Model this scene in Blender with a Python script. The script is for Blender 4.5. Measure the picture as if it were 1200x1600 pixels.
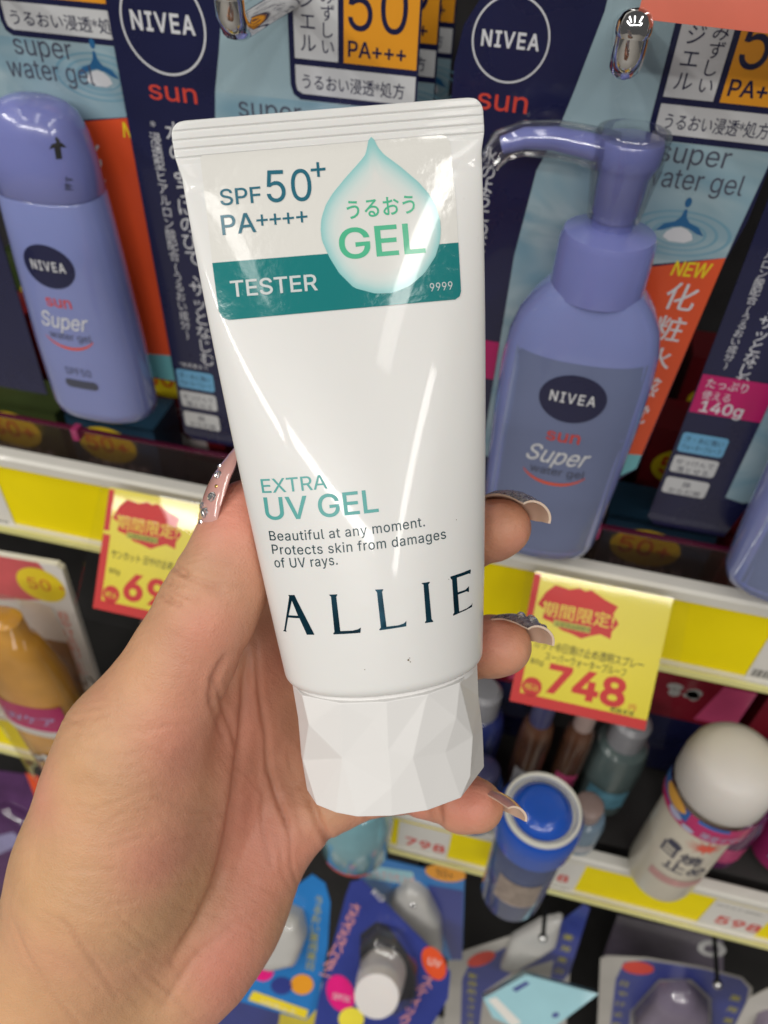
import bpy, bmesh, math, random, os
import numpy as np
from mathutils import Vector, Matrix
from mathutils.geometry import tessellate_polygon, delaunay_2d_cdt
random.seed(7); RNG = np.random.default_rng(7)
SC = bpy.context.scene
COL = SC.collection
for o in list(bpy.data.objects): bpy.data.objects.remove(o)

# ------------------------------------------------------------------ camera
# calibration of the 1200x1600 photograph: focal length in pixels and two vanishing points
# (verticals of the shelf, horizontal price rails); world X runs along the rails, Y into the shelf, Z up
F = 1200.0
CAM = np.array([0.0, 0.0, 1.45])
_n = np.array([-60, 1250, 1200.0]); _n /= np.linalg.norm(_n)
_l = np.array([-8030, -1537, 1200.0]); _l -= _n * (_l @ _n); _l /= np.linalg.norm(_l)
AX, AZ = -_l, -_n
AY = np.cross(AZ, AX)
R = np.stack([AX, AY, AZ])                       # camera axes (x right, y down, z forward) -> world
cam_data = bpy.data.cameras.new('camera')
cam = bpy.data.objects.new('camera', cam_data); COL.objects.link(cam)
rm = np.column_stack([R @ [1, 0, 0], R @ [0, -1, 0], R @ [0, 0, -1]])
M = Matrix.Identity(4)
for i in range(3):
    for j in range(3): M[i][j] = rm[i, j]
    M[i][3] = CAM[i]
cam.matrix_world = M
cam_data.sensor_fit = 'VERTICAL'; cam_data.sensor_height = 36; cam_data.lens = 36 * F / 1600
cam_data.clip_start = 0.01; cam_data.clip_end = 50
cam_data.dof.use_dof = True; cam_data.dof.focus_distance = 0.166
cam_data.dof.aperture_fstop = 27 / 1.6
SC.camera = cam

# ------------------------------------------------------------------ light: shop ceiling strips and one added fill lamp
world = bpy.data.worlds.new('World'); SC.world = world; world.use_nodes = True
world.node_tree.nodes['Background'].inputs[0].default_value = (1.0, 0.97, 0.93, 1)
world.node_tree.nodes['Background'].inputs[1].default_value = 0.09
def ceiling_and_fill_lamp(x, y, z, sx, sy, e, rz=0.0):
    l = bpy.data.lights.new('ceiling_and_fill_lamp', 'AREA'); l.shape = 'RECTANGLE'; l.size = sx; l.size_y = sy
    l.energy = e; l.color = (1.0, 0.97, 0.92)
    o = bpy.data.objects.new('ceiling_and_fill_lamp', l); COL.objects.link(o)
    o.location = (x, y, z); o.rotation_euler = (0, 0, rz)
LAMPS = [(-1.0, -0.55, 2.75, 0.16, 1.4, 9, 0), (-0.25, -0.75, 2.75, 0.16, 1.4, 4, 0), (0.75, -0.55, 2.75, 0.16, 1.4, 7, 0),
         (-1.9, -1.2, 2.75, 0.16, 1.4, 26, 0), (0.2, -2.4, 2.75, 1.4, 0.16, 40, 0), (-1.4, -2.6, 2.75, 1.4, 0.16, 36, 0), (1.5, -1.8, 2.75, 0.16, 1.4, 20, 0)]  # last one, right-back, is an unseen fill added to brighten fingertips and rails
for a in LAMPS: ceiling_and_fill_lamp(*a)
SC.view_settings.view_transform = 'Standard'; SC.view_settings.look = 'None'
SC.view_settings.exposure = -0.08; SC.view_settings.gamma = 1.0
SC.render.engine = 'CYCLES'
SC.cycles.use_denoising = True
SC.cycles.max_bounces = 10; SC.cycles.transparent_max_bounces = 16

# ------------------------------------------------------------------ helpers
def ray(px, py): return np.array([(px - 600) / F, (py - 800) / F, 1.0])
def depth(px, py, z): return CAM + R @ (ray(px, py) * z)          # point z metres in front of the lens
def on_y(px, py, y):
    d = R @ ray(px, py); return CAM + d * (y / d[1])
def on_z(px, py, z):                                              # z relative to the camera height
    d = R @ ray(px, py); return CAM + d * (z / d[2])
def pix(w):
    q = (np.asarray(w) - CAM) @ R
    return np.stack([q[..., 0] / q[..., 2] * F + 600, q[..., 1] / q[..., 2] * F + 800], -1)

MATS = {}
def mat(name, col, rough=0.45, metal=0.0, trans=0.0, ior=1.45, coat=0.0, var=0.06, bump=0.0, bscale=300.0, alpha=1.0, spec=0.5,
        sss=0.0, vscale=40.0, attr=None):
    if name in MATS: return MATS[name]
    m = bpy.data.materials.new(name); m.use_nodes = True
    nt = m.node_tree; b = nt.nodes['Principled BSDF']; N = nt.nodes.new; L = nt.links.new
    b.inputs['Roughness'].default_value = rough; b.inputs['Metallic'].default_value = metal
    b.inputs['Transmission Weight'].default_value = trans; b.inputs['IOR'].default_value = ior
    b.inputs['Coat Weight'].default_value = coat; b.inputs['Coat Roughness'].default_value = 0.04
    b.inputs['Alpha'].default_value = alpha; b.inputs['Specular IOR Level'].default_value = spec
    if sss:
        b.inputs['Subsurface Weight'].default_value = sss
        b.inputs['Subsurface Radius'].default_value = (1.0, 0.45, 0.25); b.inputs['Subsurface Scale'].default_value = 0.003
    tc = N('ShaderNodeTexCoord')
    base = None
    if attr:
        a = N('ShaderNodeAttribute'); a.attribute_name = attr; base = a.outputs['Color']
    if var > 0:
        nz = N('ShaderNodeTexNoise'); nz.inputs['Scale'].default_value = vscale; nz.inputs['Detail'].default_value = 6
        L(tc.outputs['Object'], nz.inputs['Vector'])
        mr = N('ShaderNodeMapRange'); mr.inputs['From Min'].default_value = 0.25; mr.inputs['From Max'].default_value = 0.75
        mr.inputs['To Min'].default_value = 1 - var; mr.inputs['To Max'].default_value = 1 + var
        L(nz.outputs['Fac'], mr.inputs['Value'])
        mx = N('ShaderNodeMix'); mx.data_type = 'RGBA'; mx.blend_type = 'MULTIPLY'; mx.inputs['Factor'].default_value = 1
        mx.inputs['A'].default_value = (*col, 1)
        if base: L(base, mx.inputs['A'])
        L(mr.outputs['Result'], mx.inputs['B']); L(mx.outputs['Result'], b.inputs['Base Color'])
        mr2 = N('ShaderNodeMapRange'); mr2.inputs['To Min'].default_value = max(0.0, rough - 0.06); mr2.inputs['To Max'].default_value = min(1.0, rough + 0.06)
        L(nz.outputs['Fac'], mr2.inputs['Value']); L(mr2.outputs['Result'], b.inputs['Roughness'])
    elif base: L(base, b.inputs['Base Color'])
    else: b.inputs['Base Color'].default_value = (*col, 1)
    if bump > 0:
        bz = N('ShaderNodeTexNoise'); bz.inputs['Scale'].default_value = bscale; bz.inputs['Detail'].default_value = 4
        L(tc.outputs['Object'], bz.inputs['Vector'])
        bn = N('ShaderNodeBump'); bn.inputs['Strength'].default_value = bump; bn.inputs['Distance'].default_value = 0.001
        L(bz.outputs['Fac'], bn.inputs['Height']); L(bn.outputs['Normal'], b.inputs['Normal'])
    MATS[name] = m
    return m
def clear_film(name, tint=(1, 1, 1), rough=0.08, gloss=0.14, fres=0.55):
    """thin clear plastic: mostly see-through with a glossy face, waved so that it glints in patches"""
    if name in MATS: return MATS[name]
    m = bpy.data.materials.new(name); m.use_nodes = True
    nt = m.node_tree; nt.nodes.remove(nt.nodes['Principled BSDF']); N = nt.nodes.new; L = nt.links.new
    out = nt.nodes['Material Output']
    t = N('ShaderNodeBsdfTransparent'); t.inputs[0].default_value = (*tint, 1)
    g = N('ShaderNodeBsdfGlossy'); g.inputs['Roughness'].default_value = rough
    fr = N('ShaderNodeFresnel'); fr.inputs['IOR'].default_value = 1.45
    ad = N('ShaderNodeMath'); ad.operation = 'ADD'; ad.inputs[1].default_value = gloss * 0.35
    mx = N('ShaderNodeMixShader')
    tc = N('ShaderNodeTexCoord'); nz = N('ShaderNodeTexNoise'); nz.inputs['Scale'].default_value = 14; nz.inputs['Detail'].default_value = 1.5
    bn = N('ShaderNodeBump'); bn.inputs['Strength'].default_value = 0.35; bn.inputs['Distance'].default_value = 0.006
    L(tc.outputs['Object'], nz.inputs['Vector']); L(nz.outputs['Fac'], bn.inputs['Height'])
    L(bn.outputs['Normal'], g.inputs['Normal'])
    fm = N('ShaderNodeMath'); fm.operation = 'MULTIPLY'; fm.inputs[1].default_value = fres; L(fr.outputs[0], fm.inputs[0]); L(fm.outputs[0], ad.inputs[0]); L(ad.outputs[0], mx.inputs[0]); L(t.outputs[0], mx.inputs[1]); L(g.outputs[0], mx.inputs[2])
    L(mx.outputs[0], out.inputs['Surface'])
    MATS[name] = m
    return m

def tag(o, label=None, cat=None, group=None, kind=None):
    if label: o['label'] = label
    if cat: o['category'] = cat
    if group: o['group'] = group
    if kind: o['kind'] = kind
    return o
def thing(name, label, cat, loc, group=None):
    o = bpy.data.objects.new(name, None); COL.objects.link(o); o.location = tuple(loc); o.empty_display_size = 0.01
    return tag(o, label, cat, group)
def root_loc(o):
    p = Vector((0, 0, 0))
    while o is not None: p += o.location; o = o.parent
    return np.array(p)
def mesh_obj(name, verts, faces, m, parent=None, smooth=False, sharp=None, solid=0.0, bevel=0.0, colors=None):
    """verts in world metres; a child keeps them relative to its parent's place"""
    verts = np.asarray(verts, float)
    base = root_loc(parent) if parent is not None else np.zeros(3)
    me = bpy.data.meshes.new(name)
    me.from_pydata([tuple(v) for v in (verts - base)], [], [tuple(int(i) for i in f) for f in faces])
    if smooth:
        me.polygons.foreach_set('use_smooth', [True] * len(me.polygons))
        if sharp: me.set_sharp_from_angle(angle=math.radians(sharp))
    if colors is not None:
        ca = me.color_attributes.new('tint', 'FLOAT_COLOR', 'POINT')
        ca.data.foreach_set('color', np.concatenate([np.asarray(colors, float), np.ones((len(verts), 1))], 1).ravel())
    me.materials.append(m)
    o = bpy.data.objects.new(name, me); COL.objects.link(o)
    if parent is not None: o.parent = parent
    if solid:
        s = o.modifiers.new('thickness', 'SOLIDIFY'); s.thickness = solid; s.offset = -1
    if bevel:
        s = o.modifiers.new('bevel', 'BEVEL'); s.width = bevel; s.segments = 2; s.limit_method = 'ANGLE'
    return o
def box(name, lo, hi, m, parent=None, bevel=0.0):
    x0, y0, z0 = lo; x1, y1, z1 = hi
    v = [(x0, y0, z0), (x1, y0, z0), (x1, y1, z0), (x0, y1, z0), (x0, y0, z1), (x1, y0, z1), (x1, y1, z1), (x0, y1, z1)]
    f = [(0, 3, 2, 1), (4, 5, 6, 7), (0, 1, 5, 4), (1, 2, 6, 5), (2, 3, 7, 6), (3, 0, 4, 7)]
    return mesh_obj(name, v, f, m, parent, bevel=bevel)
def loft(rings, cap0=True, cap1=True):
    n = len(rings[0]); v = [p for r in rings for p in r]; f = []
    for k in range(len(rings) - 1):
        for i in range(n):
            j = (i + 1) % n
            f.append((k * n + i, k * n + j, (k + 1) * n + j, (k + 1) * n + i))
    if cap0: f.append(tuple(range(n - 1, -1, -1)))
    if cap1: f.append(tuple((len(rings) - 1) * n + i for i in range(n)))
    return v, f
def superellipse(a, b, e=2.0, n=48):
    t = np.linspace(0, 2 * math.pi, n, endpoint=False)
    c, s = np.cos(t), np.sin(t)
    return np.stack([a * np.sign(c) * abs(c) ** (2 / e), b * np.sign(s) * abs(s) ** (2 / e)], 1)
def lathe(name, profile, center, m, parent, axis='Z', n=40, sharp=40, ex=1.0, ey=1.0, e=2.0):
    """profile [(radius, height)] in metres, an (oval) turned body standing on center"""
    rings = []
    for r, h in profile:
        s = superellipse(max(r, 1e-5) * ex, max(r, 1e-5) * ey, e, n)
        rings.append([(center[0] + a, center[1] + b, center[2] + h) for a, b in s])
    v, f = loft(rings)
    return mesh_obj(name, v, f, m, parent, smooth=True, sharp=sharp)
def tube_path(pts, radii, n=12):
    """rings swept along a polyline (world metres)"""
    pts = [np.asarray(p, float) for p in pts]; rings = []
    up = np.array([0.13, 0.31, 0.94])
    for i, p in enumerate(pts):
        t = pts[min(i + 1, len(pts) - 1)] - pts[max(i - 1, 0)]; t /= np.linalg.norm(t)
        s = np.cross(t, up); s /= np.linalg.norm(s); w = np.cross(t, s)
        rings.append([p + radii[i] * (math.cos(a) * s + math.sin(a) * w) for a in np.linspace(0, 2 * math.pi, n, endpoint=False)])
    return loft(rings)

# ---- lettering: vector glyphs cut into flat meshes and laid on any surface
def _font(n):
    try: return bpy.data.fonts.load(os.path.join(bpy.utils.resource_path('LOCAL'), 'datafiles', 'fonts', n))
    except Exception: return None
SANS = _font('Inter.woff2')
GLY = {}
def glyphs(s, latin=True, bold=0.0, shear=0.0, space=1.0):
    """triangles of a line of text, 1 unit high capitals baseline at 0; cached"""
    key = (s, latin, bold, shear, space)
    if key in GLY: return GLY[key]
    c = bpy.data.curves.new('t', 'FONT'); c.body = s; c.size = 1.0; c.shear = shear; c.space_character = space
    c.dimensions = '2D'; c.fill_mode = 'NONE'; c.resolution_u = 4
    if latin and SANS: c.font = SANS
    o = bpy.data.objects.new('t', c); COL.objects.link(o)
    dg = bpy.context.evaluated_depsgraph_get(); me = o.evaluated_get(dg).to_mesh()
    V = np.array([v.co[:2] for v in me.vertices]) if len(me.vertices) else np.zeros((0, 2))
    nb = {}
    for e in me.edges:
        a, b = e.vertices; nb.setdefault(a, []).append(b); nb.setdefault(b, []).append(a)
    o.evaluated_get(dg).to_mesh_clear(); bpy.data.objects.remove(o); bpy.data.curves.remove(c)
    verts, tris = np.zeros((0, 2)), []
    if len(V):
        # consecutive vertices belong to one contour and keep its direction: fill by non-zero winding
        seen = set(); loops = []
        for st in sorted(nb):
            if st in seen: continue
            stack = [st]; grp = []
            while stack:
                x = stack.pop()
                if x in seen: continue
                seen.add(x); grp.append(x); stack += nb[x]
            loops.append(sorted(grp))
        if bold:                                          # heavier strokes: push every contour outwards
            tot = sum(0.5 * np.sum(V[l][:, 0] * np.roll(V[l][:, 1], -1) - np.roll(V[l][:, 0], -1) * V[l][:, 1]) for l in loops); sg = 1.0 if tot > 0 else -1.0
            V = V.copy()
            for l in loops:
                q = V[l]; t1 = q - np.roll(q, 1, 0); t2 = np.roll(q, -1, 0) - q
                t1 /= np.maximum(np.hypot(*t1.T), 1e-9)[:, None]; t2 /= np.maximum(np.hypot(*t2.T), 1e-9)[:, None]
                m_ = t1 + t2; ln = np.maximum(np.hypot(*m_.T), 0.7)[:, None]; V[l] = q + sg * bold * 0.9 * np.stack([m_[:, 1], -m_[:, 0]], 1) / ln ** 2
        E = [(l[i], l[(i + 1) % len(l)]) for l in loops for i in range(len(l))]
        D = delaunay_2d_cdt([Vector((float(p[0]), float(p[1]))) for p in V], E, [], 0, 1e-6)
        W = np.array([v[:] for v in D[0]]); Tn = np.array([f for f in D[2] if len(f) == 3]); cen = W[Tn].mean(1)
        A0 = V[[e[0] for e in E]]; A1 = V[[e[1] for e in E]]; wn = np.zeros(len(cen), int)
        for k0 in range(0, len(cen), 4000):
            cx, cy = cen[k0:k0 + 4000, 0:1], cen[k0:k0 + 4000, 1:2]
            up = (A0[:, 1] <= cy) & (A1[:, 1] > cy); dn = (A0[:, 1] > cy) & (A1[:, 1] <= cy)
            side = (A1[:, 0] - A0[:, 0]) * (cy - A0[:, 1]) - (cx - A0[:, 0]) * (A1[:, 1] - A0[:, 1])
            wn[k0:k0 + 4000] = (up & (side > 0)).sum(1) - (dn & (side < 0)).sum(1)
        verts = W; tris = [tuple(int(i) for i in t) for t in Tn[wn != 0]]
        used = sorted({i for t in tris for i in t}); re_ = {u: i for i, u in enumerate(used)}
        verts = W[used]; tris = [tuple(re_[i] for i in t) for t in tris]
    lift = np.zeros(len(verts))
    cap = 1.0
    if s not in ('H', '国'):
        ref = glyphs('H' if latin else '国', latin)[0]; cap = ref[:, 1].max() - (0 if latin else ref[:, 1].min())
    GLY[key] = (verts / cap if len(verts) else verts, tris, np.array(lift))
    return GLY[key]

def split_cells(v2, tris, lift, step):
    """cut flat triangles along a square grid so that they can bend with a curved surface"""
    bm = bmesh.new(); vs = [bm.verts.new((p[0], p[1], l)) for p, l in zip(v2, lift)]
    for t in tris:
        try: bm.faces.new([vs[i] for i in t])
        except ValueError: pass
    for ax in (0, 1):
        lo, hi = v2[:, ax].min(), v2[:, ax].max(); k = math.ceil(lo / step)
        while k * step < hi:
            no = (1, 0, 0) if ax == 0 else (0, 1, 0); co = (k * step, 0, 0) if ax == 0 else (0, k * step, 0)
            bmesh.ops.bisect_plane(bm, geom=bm.verts[:] + bm.edges[:] + bm.faces[:], plane_co=co, plane_no=no); k += 1
    bm.verts.index_update()
    V = np.array([v.co[:] for v in bm.verts]); T = [tuple(v.index for v in f.verts) for f in bm.faces]; bm.free()
    return V[:, :2], T, V[:, 2]

class Art:
    """flat print gathered into one part; surf(a, b, lift) gives world metres for surface millimetres"""
    def __init__(self, surf, lift=0.1, step=None): self.surf = surf; self.lift = lift; self.step = step; self.v = []; self.f = []
    def _add(self, v2, tris, lev=None):
        if not len(v2): return
        lev = np.zeros(len(v2)) if lev is None else lev
        if self.step: v2, tris, lev = split_cells(np.asarray(v2), tris, lev, self.step)
        b = len(self.v)
        for p, l in zip(v2, lev): self.v.append(self.surf(p[0], p[1], self.lift + 0.004 * (l % 7)))
        self.f += [tuple(b + i for i in t) for t in tris]
    def text(self, s, a, b, size, ang=0.0, latin=True, bold=0.0, shear=0.0, align='L', width=None, space=1.0, xs=1.0):
        v, t, lv = glyphs(s, latin, bold, shear, space)
        if not len(v): return self
        v = v.copy(); w = v[:, 0].max() - v[:, 0].min(); v[:, 0] -= v[:, 0].min()
        if width: xs = width / (w * size)
        v = v * size; v[:, 0] *= xs
        if align == 'C': v[:, 0] -= v[:, 0].max() / 2
        if align == 'R': v[:, 0] -= v[:, 0].max()
        c, s_ = math.cos(ang), math.sin(ang)
        self._add(np.stack([a + v[:, 0] * c - v[:, 1] * s_, b + v[:, 0] * s_ + v[:, 1] * c], 1), t, lv); return self
    def column(self, s, a, b, size, pitch, latin=False, bold=0.0, ang=0.0):
        for k, ch in enumerate(s):
            if ch == 'ー': self.rect(a - size * .07, b - k * pitch - size * .95, a + size * .07, b - k * pitch - size * .05); continue
            if ch != ' ': self.text(ch, a - math.sin(-ang) * k * pitch, b - size - k * pitch * math.cos(ang), size, ang, latin=latin, bold=bold, align='C')
        return self
    def poly(self, pts, holes=()):
        g = [list(pts)] + [list(h) for h in holes]; flat = np.array([p for q in g for p in q], float)
        t = tessellate_polygon([[Vector((p[0], p[1], 0)) for p in q] for q in g])
        self._add(flat, t); return self
    def rect(self, a0, b0, a1, b1, r=0.0):
        return self.poly(rrect(a0, b0, a1, b1, r))
    def disc(self, a, b, ra, rb=None, hole=0.0, n=40, ang=0.0):
        rb = rb or ra; t = np.linspace(0, 2 * math.pi, n, endpoint=False); c, s = math.cos(ang), math.sin(ang)
        def el(k): return [(a + k * (ra * math.cos(x) * c - rb * math.sin(x) * s), b + k * (ra * math.cos(x) * s + rb * math.sin(x) * c)) for x in t]
        return self.poly(el(1), [el(hole)] if hole else ())
    def build(self, name, m, parent, label=None):
        o = mesh_obj(name, self.v, self.f, m, parent, smooth=bool(self.step))
        if label: o['label'] = label
        return o
def rrect(a0, b0, a1, b1, r=0.0, n=5):
    if r <= 0: return [(a0, b0), (a1, b0), (a1, b1), (a0, b1)]
    out = []
    for cx, cy, s in ((a1 - r, b0 + r, -90), (a1 - r, b1 - r, 0), (a0 + r, b1 - r, 90), (a0 + r, b0 + r, 180)):
        for k in range(n + 1):
            t = math.radians(s + 90 * k / n); out.append((cx + r * math.cos(t), cy + r * math.sin(t)))
    return out
class Plane:
    """a flat face in the place: origin (world), unit axes; a, b in millimetres, lift towards the viewer side"""
    def __init__(self, o, ua, ub):
        self.o = np.asarray(o, float); self.ua = np.asarray(ua, float) / np.linalg.norm(ua)
        ub = np.asarray(ub, float); ub = ub - self.ua * (ub @ self.ua); self.ub = ub / np.linalg.norm(ub)
        self.n = np.cross(self.ua, self.ub)
    def __call__(self, a, b, lift=0.0): return self.o + (self.ua * a + self.ub * b + self.n * lift) * 0.001
    def px(self, px, py):
        d = R @ ray(px, py); t = ((self.o - CAM) @ self.n) / (d @ self.n); q = CAM + d * t - self.o
        return (q @ self.ua * 1000, q @ self.ub * 1000)
    def pxs(self, pts): return [self.px(*p) for p in pts]
def slab(name, plane, pts, thick, m, parent, bevel=0.0):
    """a flat outline with real thickness, its face on the plane"""
    n = len(pts); t = tessellate_polygon([[Vector((p[0], p[1], 0)) for p in pts]])
    v = [plane(a, b, 0) for a, b in pts] + [plane(a, b, -thick) for a, b in pts]
    area = sum(pts[i][0] * pts[(i + 1) % n][1] - pts[(i + 1) % n][0] * pts[i][1] for i in range(n))
    f = [tuple(x) for x in t] + [tuple(n + i for i in reversed(x)) for x in t]
    f += [(i, i + n, (i + 1) % n + n, (i + 1) % n) if area > 0 else ((i + 1) % n, (i + 1) % n + n, i + n, i) for i in range(n)]
    o = mesh_obj(name, v, f, m, parent)
    bm = bmesh.new(); bm.from_mesh(o.data); bmesh.ops.recalc_face_normals(bm, faces=bm.faces[:]); bm.to_mesh(o.data); bm.free()
    return o

# ------------------------------------------------------------------ the tube in the hand
TP = [0.2412, -0.0698, -0.1037, -10.7581, -77.0373, 146.9276]     # pose: rotation vector, crimp centre in camera millimetres
def rodrigues(r):
    th = np.linalg.norm(r); k = np.asarray(r) / th
    K = np.array([[0, -k[2], k[1]], [k[2], 0, -k[0]], [-k[1], k[0], 0]])
    return np.eye(3) + math.sin(th) * K + (1 - math.cos(th)) * K @ K
RT = rodrigues(TP[:3]); TT = np.array(TP[3:])
V_END, A_END, B_END, V_CAP = 117.0, 22.4, 14.6, 145.2
def half_b(v):
    t = np.clip((v - 7.6) / (V_END - 7.6), 0, 1); return 0.55 + (B_END - 0.55) * t ** 0.9
def half_a(v):
    b = half_b(v); a = 29.55
    for _ in range(12):
        hh = ((a - b) / (a + b)) ** 2
        per = math.pi * (a + b) * (1 + 3 * hh / (10 + math.sqrt(4 - 3 * hh)))
        a *= 1 + 0.6 * (117.2 / per - 1)
    k = np.clip((v - 5.5) / 5.0, 0, 1); k = k * k * (3 - 2 * k)
    return (1 - k) * 30.0 + k * min(a, 29.2)
def sec_e(v): return 5.0 - 3.0 * float(np.clip((v - 6.5) / 6, 0, 1))
_va = np.linspace(0, V_END, 240); _aa = np.array([half_a(v) for v in _va])
def fa(v): return np.interp(v, _va, _aa)
def tube_world(u, v, w): return CAM + R @ (RT @ np.array([u, v, w]) + TT) * 0.001
def front_h(u, v):
    a = fa(v); e = sec_e(v); return half_b(v) * max(0.0, 1 - abs(u / a) ** e) ** (1 / e)
def tube_surf(a, b, lift=0.0):
    u, v = a, -b; h = front_h(u, v); A = fa(v); B = max(half_b(v), 0.8)
    nu, nw = u / A ** 2, max(h, 0.15) / B ** 2; k = math.hypot(nu, nw)
    return tube_world(u + lift * nu / k, v, -(h + lift * nw / k))
def tube_px(px, py):
    d = RT.T @ ray(px, py); o = -RT.T @ TT; lo, hi = 100.0, 200.0
    for t in np.linspace(110, 215, 400):                 # march to the front face, then halve
        q = o + d * t
        if q[2] > -front_h(np.clip(q[0], -fa(q[1]) + .01, fa(q[1]) - .01), np.clip(q[1], 0, V_END)): hi = t; break
        lo = t
    for _ in range(30):
        m_ = (lo + hi) / 2; q = o + d * m_
        if q[2] > -front_h(np.clip(q[0], -fa(q[1]) + .01, fa(q[1]) - .01), np.clip(q[1], 0, V_END)): hi = m_
        else: lo = m_
    q = o + d * lo
    return (q[0], -q[1])
def tpx(pts): return [tube_px(*p) for p in pts]

white_tube = mat('white_tube_plastic', (0.78, 0.775, 0.76), rough=0.30, coat=0.25, var=0.012, bump=0.035, bscale=260, sss=0.06)
cap_white = mat('white_cap_plastic', (0.80, 0.79, 0.78), rough=0.42, var=0.012, spec=0.4)
film_white = mat('sticker_white_film', (0.80, 0.79, 0.75), rough=0.14, coat=0.8, var=0.02, bump=0.10, bscale=420)
teal = mat('print_teal', (0.012, 0.21, 0.215), rough=0.14, coat=0.8, var=0.05, bump=0.10, bscale=420)
teal_blue = mat('print_teal_blue', (0.02, 0.145, 0.21), rough=0.2, coat=0.5, var=0.05)
green_print = mat('print_mint_green', (0.085, 0.50, 0.29), rough=0.2, coat=0.5, var=0.05)
aqua_print = mat('print_aqua', (0.10, 0.40, 0.38), rough=0.35, var=0.05)
ink_dark = mat('print_dark_ink', (0.012, 0.05, 0.065), rough=0.35, var=0.1)
foil_navy = mat('print_navy_foil', (0.006, 0.045, 0.075), rough=0.22, metal=0.55, var=0.5, vscale=120)
drop_mat = mat('print_drop', (1, 1, 1), rough=0.14, coat=0.8, var=0.02, attr='tint')
silver_print = mat('print_silver_white', (0.62, 0.66, 0.66), rough=0.25, var=0.03)

tube = thing('sunscreen_tube', 'white squeeze tube with teal tester sticker and faceted cap held in the hand', 'tube', tube_world(0, V_CAP, 0))
NS = 128
vs = sorted(set(list(np.linspace(0, 8, 61)) + list(np.linspace(8, 16, 14)) + list(np.linspace(16, V_END - 3, 46)) + [114.6, 115.2, 115.8, 116.3, 116.7, 116.95, V_END]))
rings = []
for v in vs:
    a, b, e = fa(v), half_b(v), sec_e(v)
    if v < 2.6: a -= 2.6 - math.sqrt(max(0, 2.6 ** 2 - (2.6 - v) ** 2))          # rounded corners of the crimp
    for g in (1.75, 3.35, 4.95, 6.5): b -= 0.30 * math.exp(-((v - g) / 0.17) ** 2)   # pressed lines
    if v < 0.4: b -= 0.25 * (1 - v / 0.4)
    k = 0.0
    if v > V_END - 2.6: k = 2.6 - math.sqrt(max(0, 2.6 ** 2 - (v - (V_END - 2.6)) ** 2))   # rolled shoulder
    s = superellipse(a - k, b - k, e, NS)
    wob = 0.10 * math.sin(v * 0.31) if 14 < v < 105 else 0.0
    rings.append([tube_world(p, v, q + wob * math.sin(p * 0.21 + v * .07) * (1 if q < 0 else 0) * 0.0) for p, q in s])
v_, f_ = loft(rings)
mesh_obj('body', v_, f_, white_tube, tube, smooth=True, sharp=60)
# cap collar in the seam, then the faceted cap
rings = [[tube_world(p, v, q) for p, q in superellipse(a, b, 2.0, 96)] for v, a, b in ((116.2, 19.6, 12.2), (118.2, 20.6, 13.2), (118.3, 20.4, 13.0))]
v_, f_ = loft(rings); mesh_obj('neck_ring', v_, f_, cap_white, tube, smooth=True, sharp=40)
CA, CB, V0 = 21.3, 14.2, 117.55
def cap_ab(v): k = (v - V0) / (V_CAP - V0); return CA - 0.25 * k, CB - 0.2 * k
def cap_px(px, py):
    """cap facet corner seen at a pixel -> angle and height on the cap"""
    d = RT.T @ ray(px, py); o = -RT.T @ TT
    A = (d[0] / CA) ** 2 + (d[2] / CB) ** 2; B = 2 * (o[0] * d[0] / CA ** 2 + o[2] * d[2] / CB ** 2); C = (o[0] / CA) ** 2 + (o[2] / CB) ** 2 - 1
    disc = max(0.0, B * B - 4 * A * C); t = (-B - math.sqrt(disc)) / (2 * A); q = o + d * t
    return math.atan2(q[0] / CA, -q[2] / CB), q[1]
zoom = lambda x, y: (440 + x / 3.53, 1020 + y / 3.53)
FAC = {'A': (160, 392, .55), 'B': (505, 375, -.35), 'C': (588, 540, .15), 'D': (325, 590, -.55), 'E': (722, 575, .45), 'F': (955, 355, .5),
       'G': (912, 555, -.4), 'H': (1050, 460, .35), 'I': (1040, 680, .25), 'K': (605, 742, .35), 'J': (118, 592, .2)}
pts2, rad = [], []
for k, (x, y, dr) in FAC.items():
    th, v = cap_px(*zoom(x, y)); pts2.append((th, v)); rad.append(dr)
for x, y in ((110, 215), (320, 245), (575, 235), (800, 180), (980, 115)): pts2.append((cap_px(*zoom(x, y))[0], V0)); rad.append(0.0)
for x, y in ((185, 810), (290, 840), (410, 852), (600, 845), (800, 800), (985, 725)): pts2.append((cap_px(*zoom(x, y))[0], V_CAP)); rad.append(random.uniform(-.1, .3))
hp = math.pi / 2
for s in (-1, 1):
    for v, dr in ((V0, 0), (V0 + 9, -.2), (V0 + 18, .3), (V_CAP, 0.1)): pts2.append((s * hp, v)); rad.append(dr)
tri = delaunay_2d_cdt([Vector((a * 20, b)) for a, b in pts2], [], [], 0, 1e-5)
P2 = [(v[0] / 20, v[1]) for v in tri[0]]
rr = [rad[o[0]] if o else 0.0 for o in tri[3]]
def cap_pt(th, v, dr):
    a, b = cap_ab(v); return tube_world((a + dr) * math.sin(th), v, -(b + dr) * math.cos(th))
fv = [cap_pt(th, v, d_) for (th, v), d_ in zip(P2, rr)]; bv = [cap_pt(math.pi - th, v, d_) for (th, v), d_ in zip(P2, rr)]
n0 = len(fv); ff = [tuple(f) for f in tri[2]] + [tuple(n0 + i for i in reversed(f)) for f in tri[2]]
top = sorted([i for i in range(n0) if abs(P2[i][1] - V0) < .01], key=lambda i: P2[i][0]); bot = sorted([i for i in range(n0) if abs(P2[i][1] - V_CAP) < .01], key=lambda i: P2[i][0])
loopt = top + [n0 + i for i in reversed(top)][1:-1]; loopb = bot + [n0 + i for i in reversed(bot)][1:-1]
allv = fv + bv; ff += [tuple(reversed(loopt)), tuple(loopb)]
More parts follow.
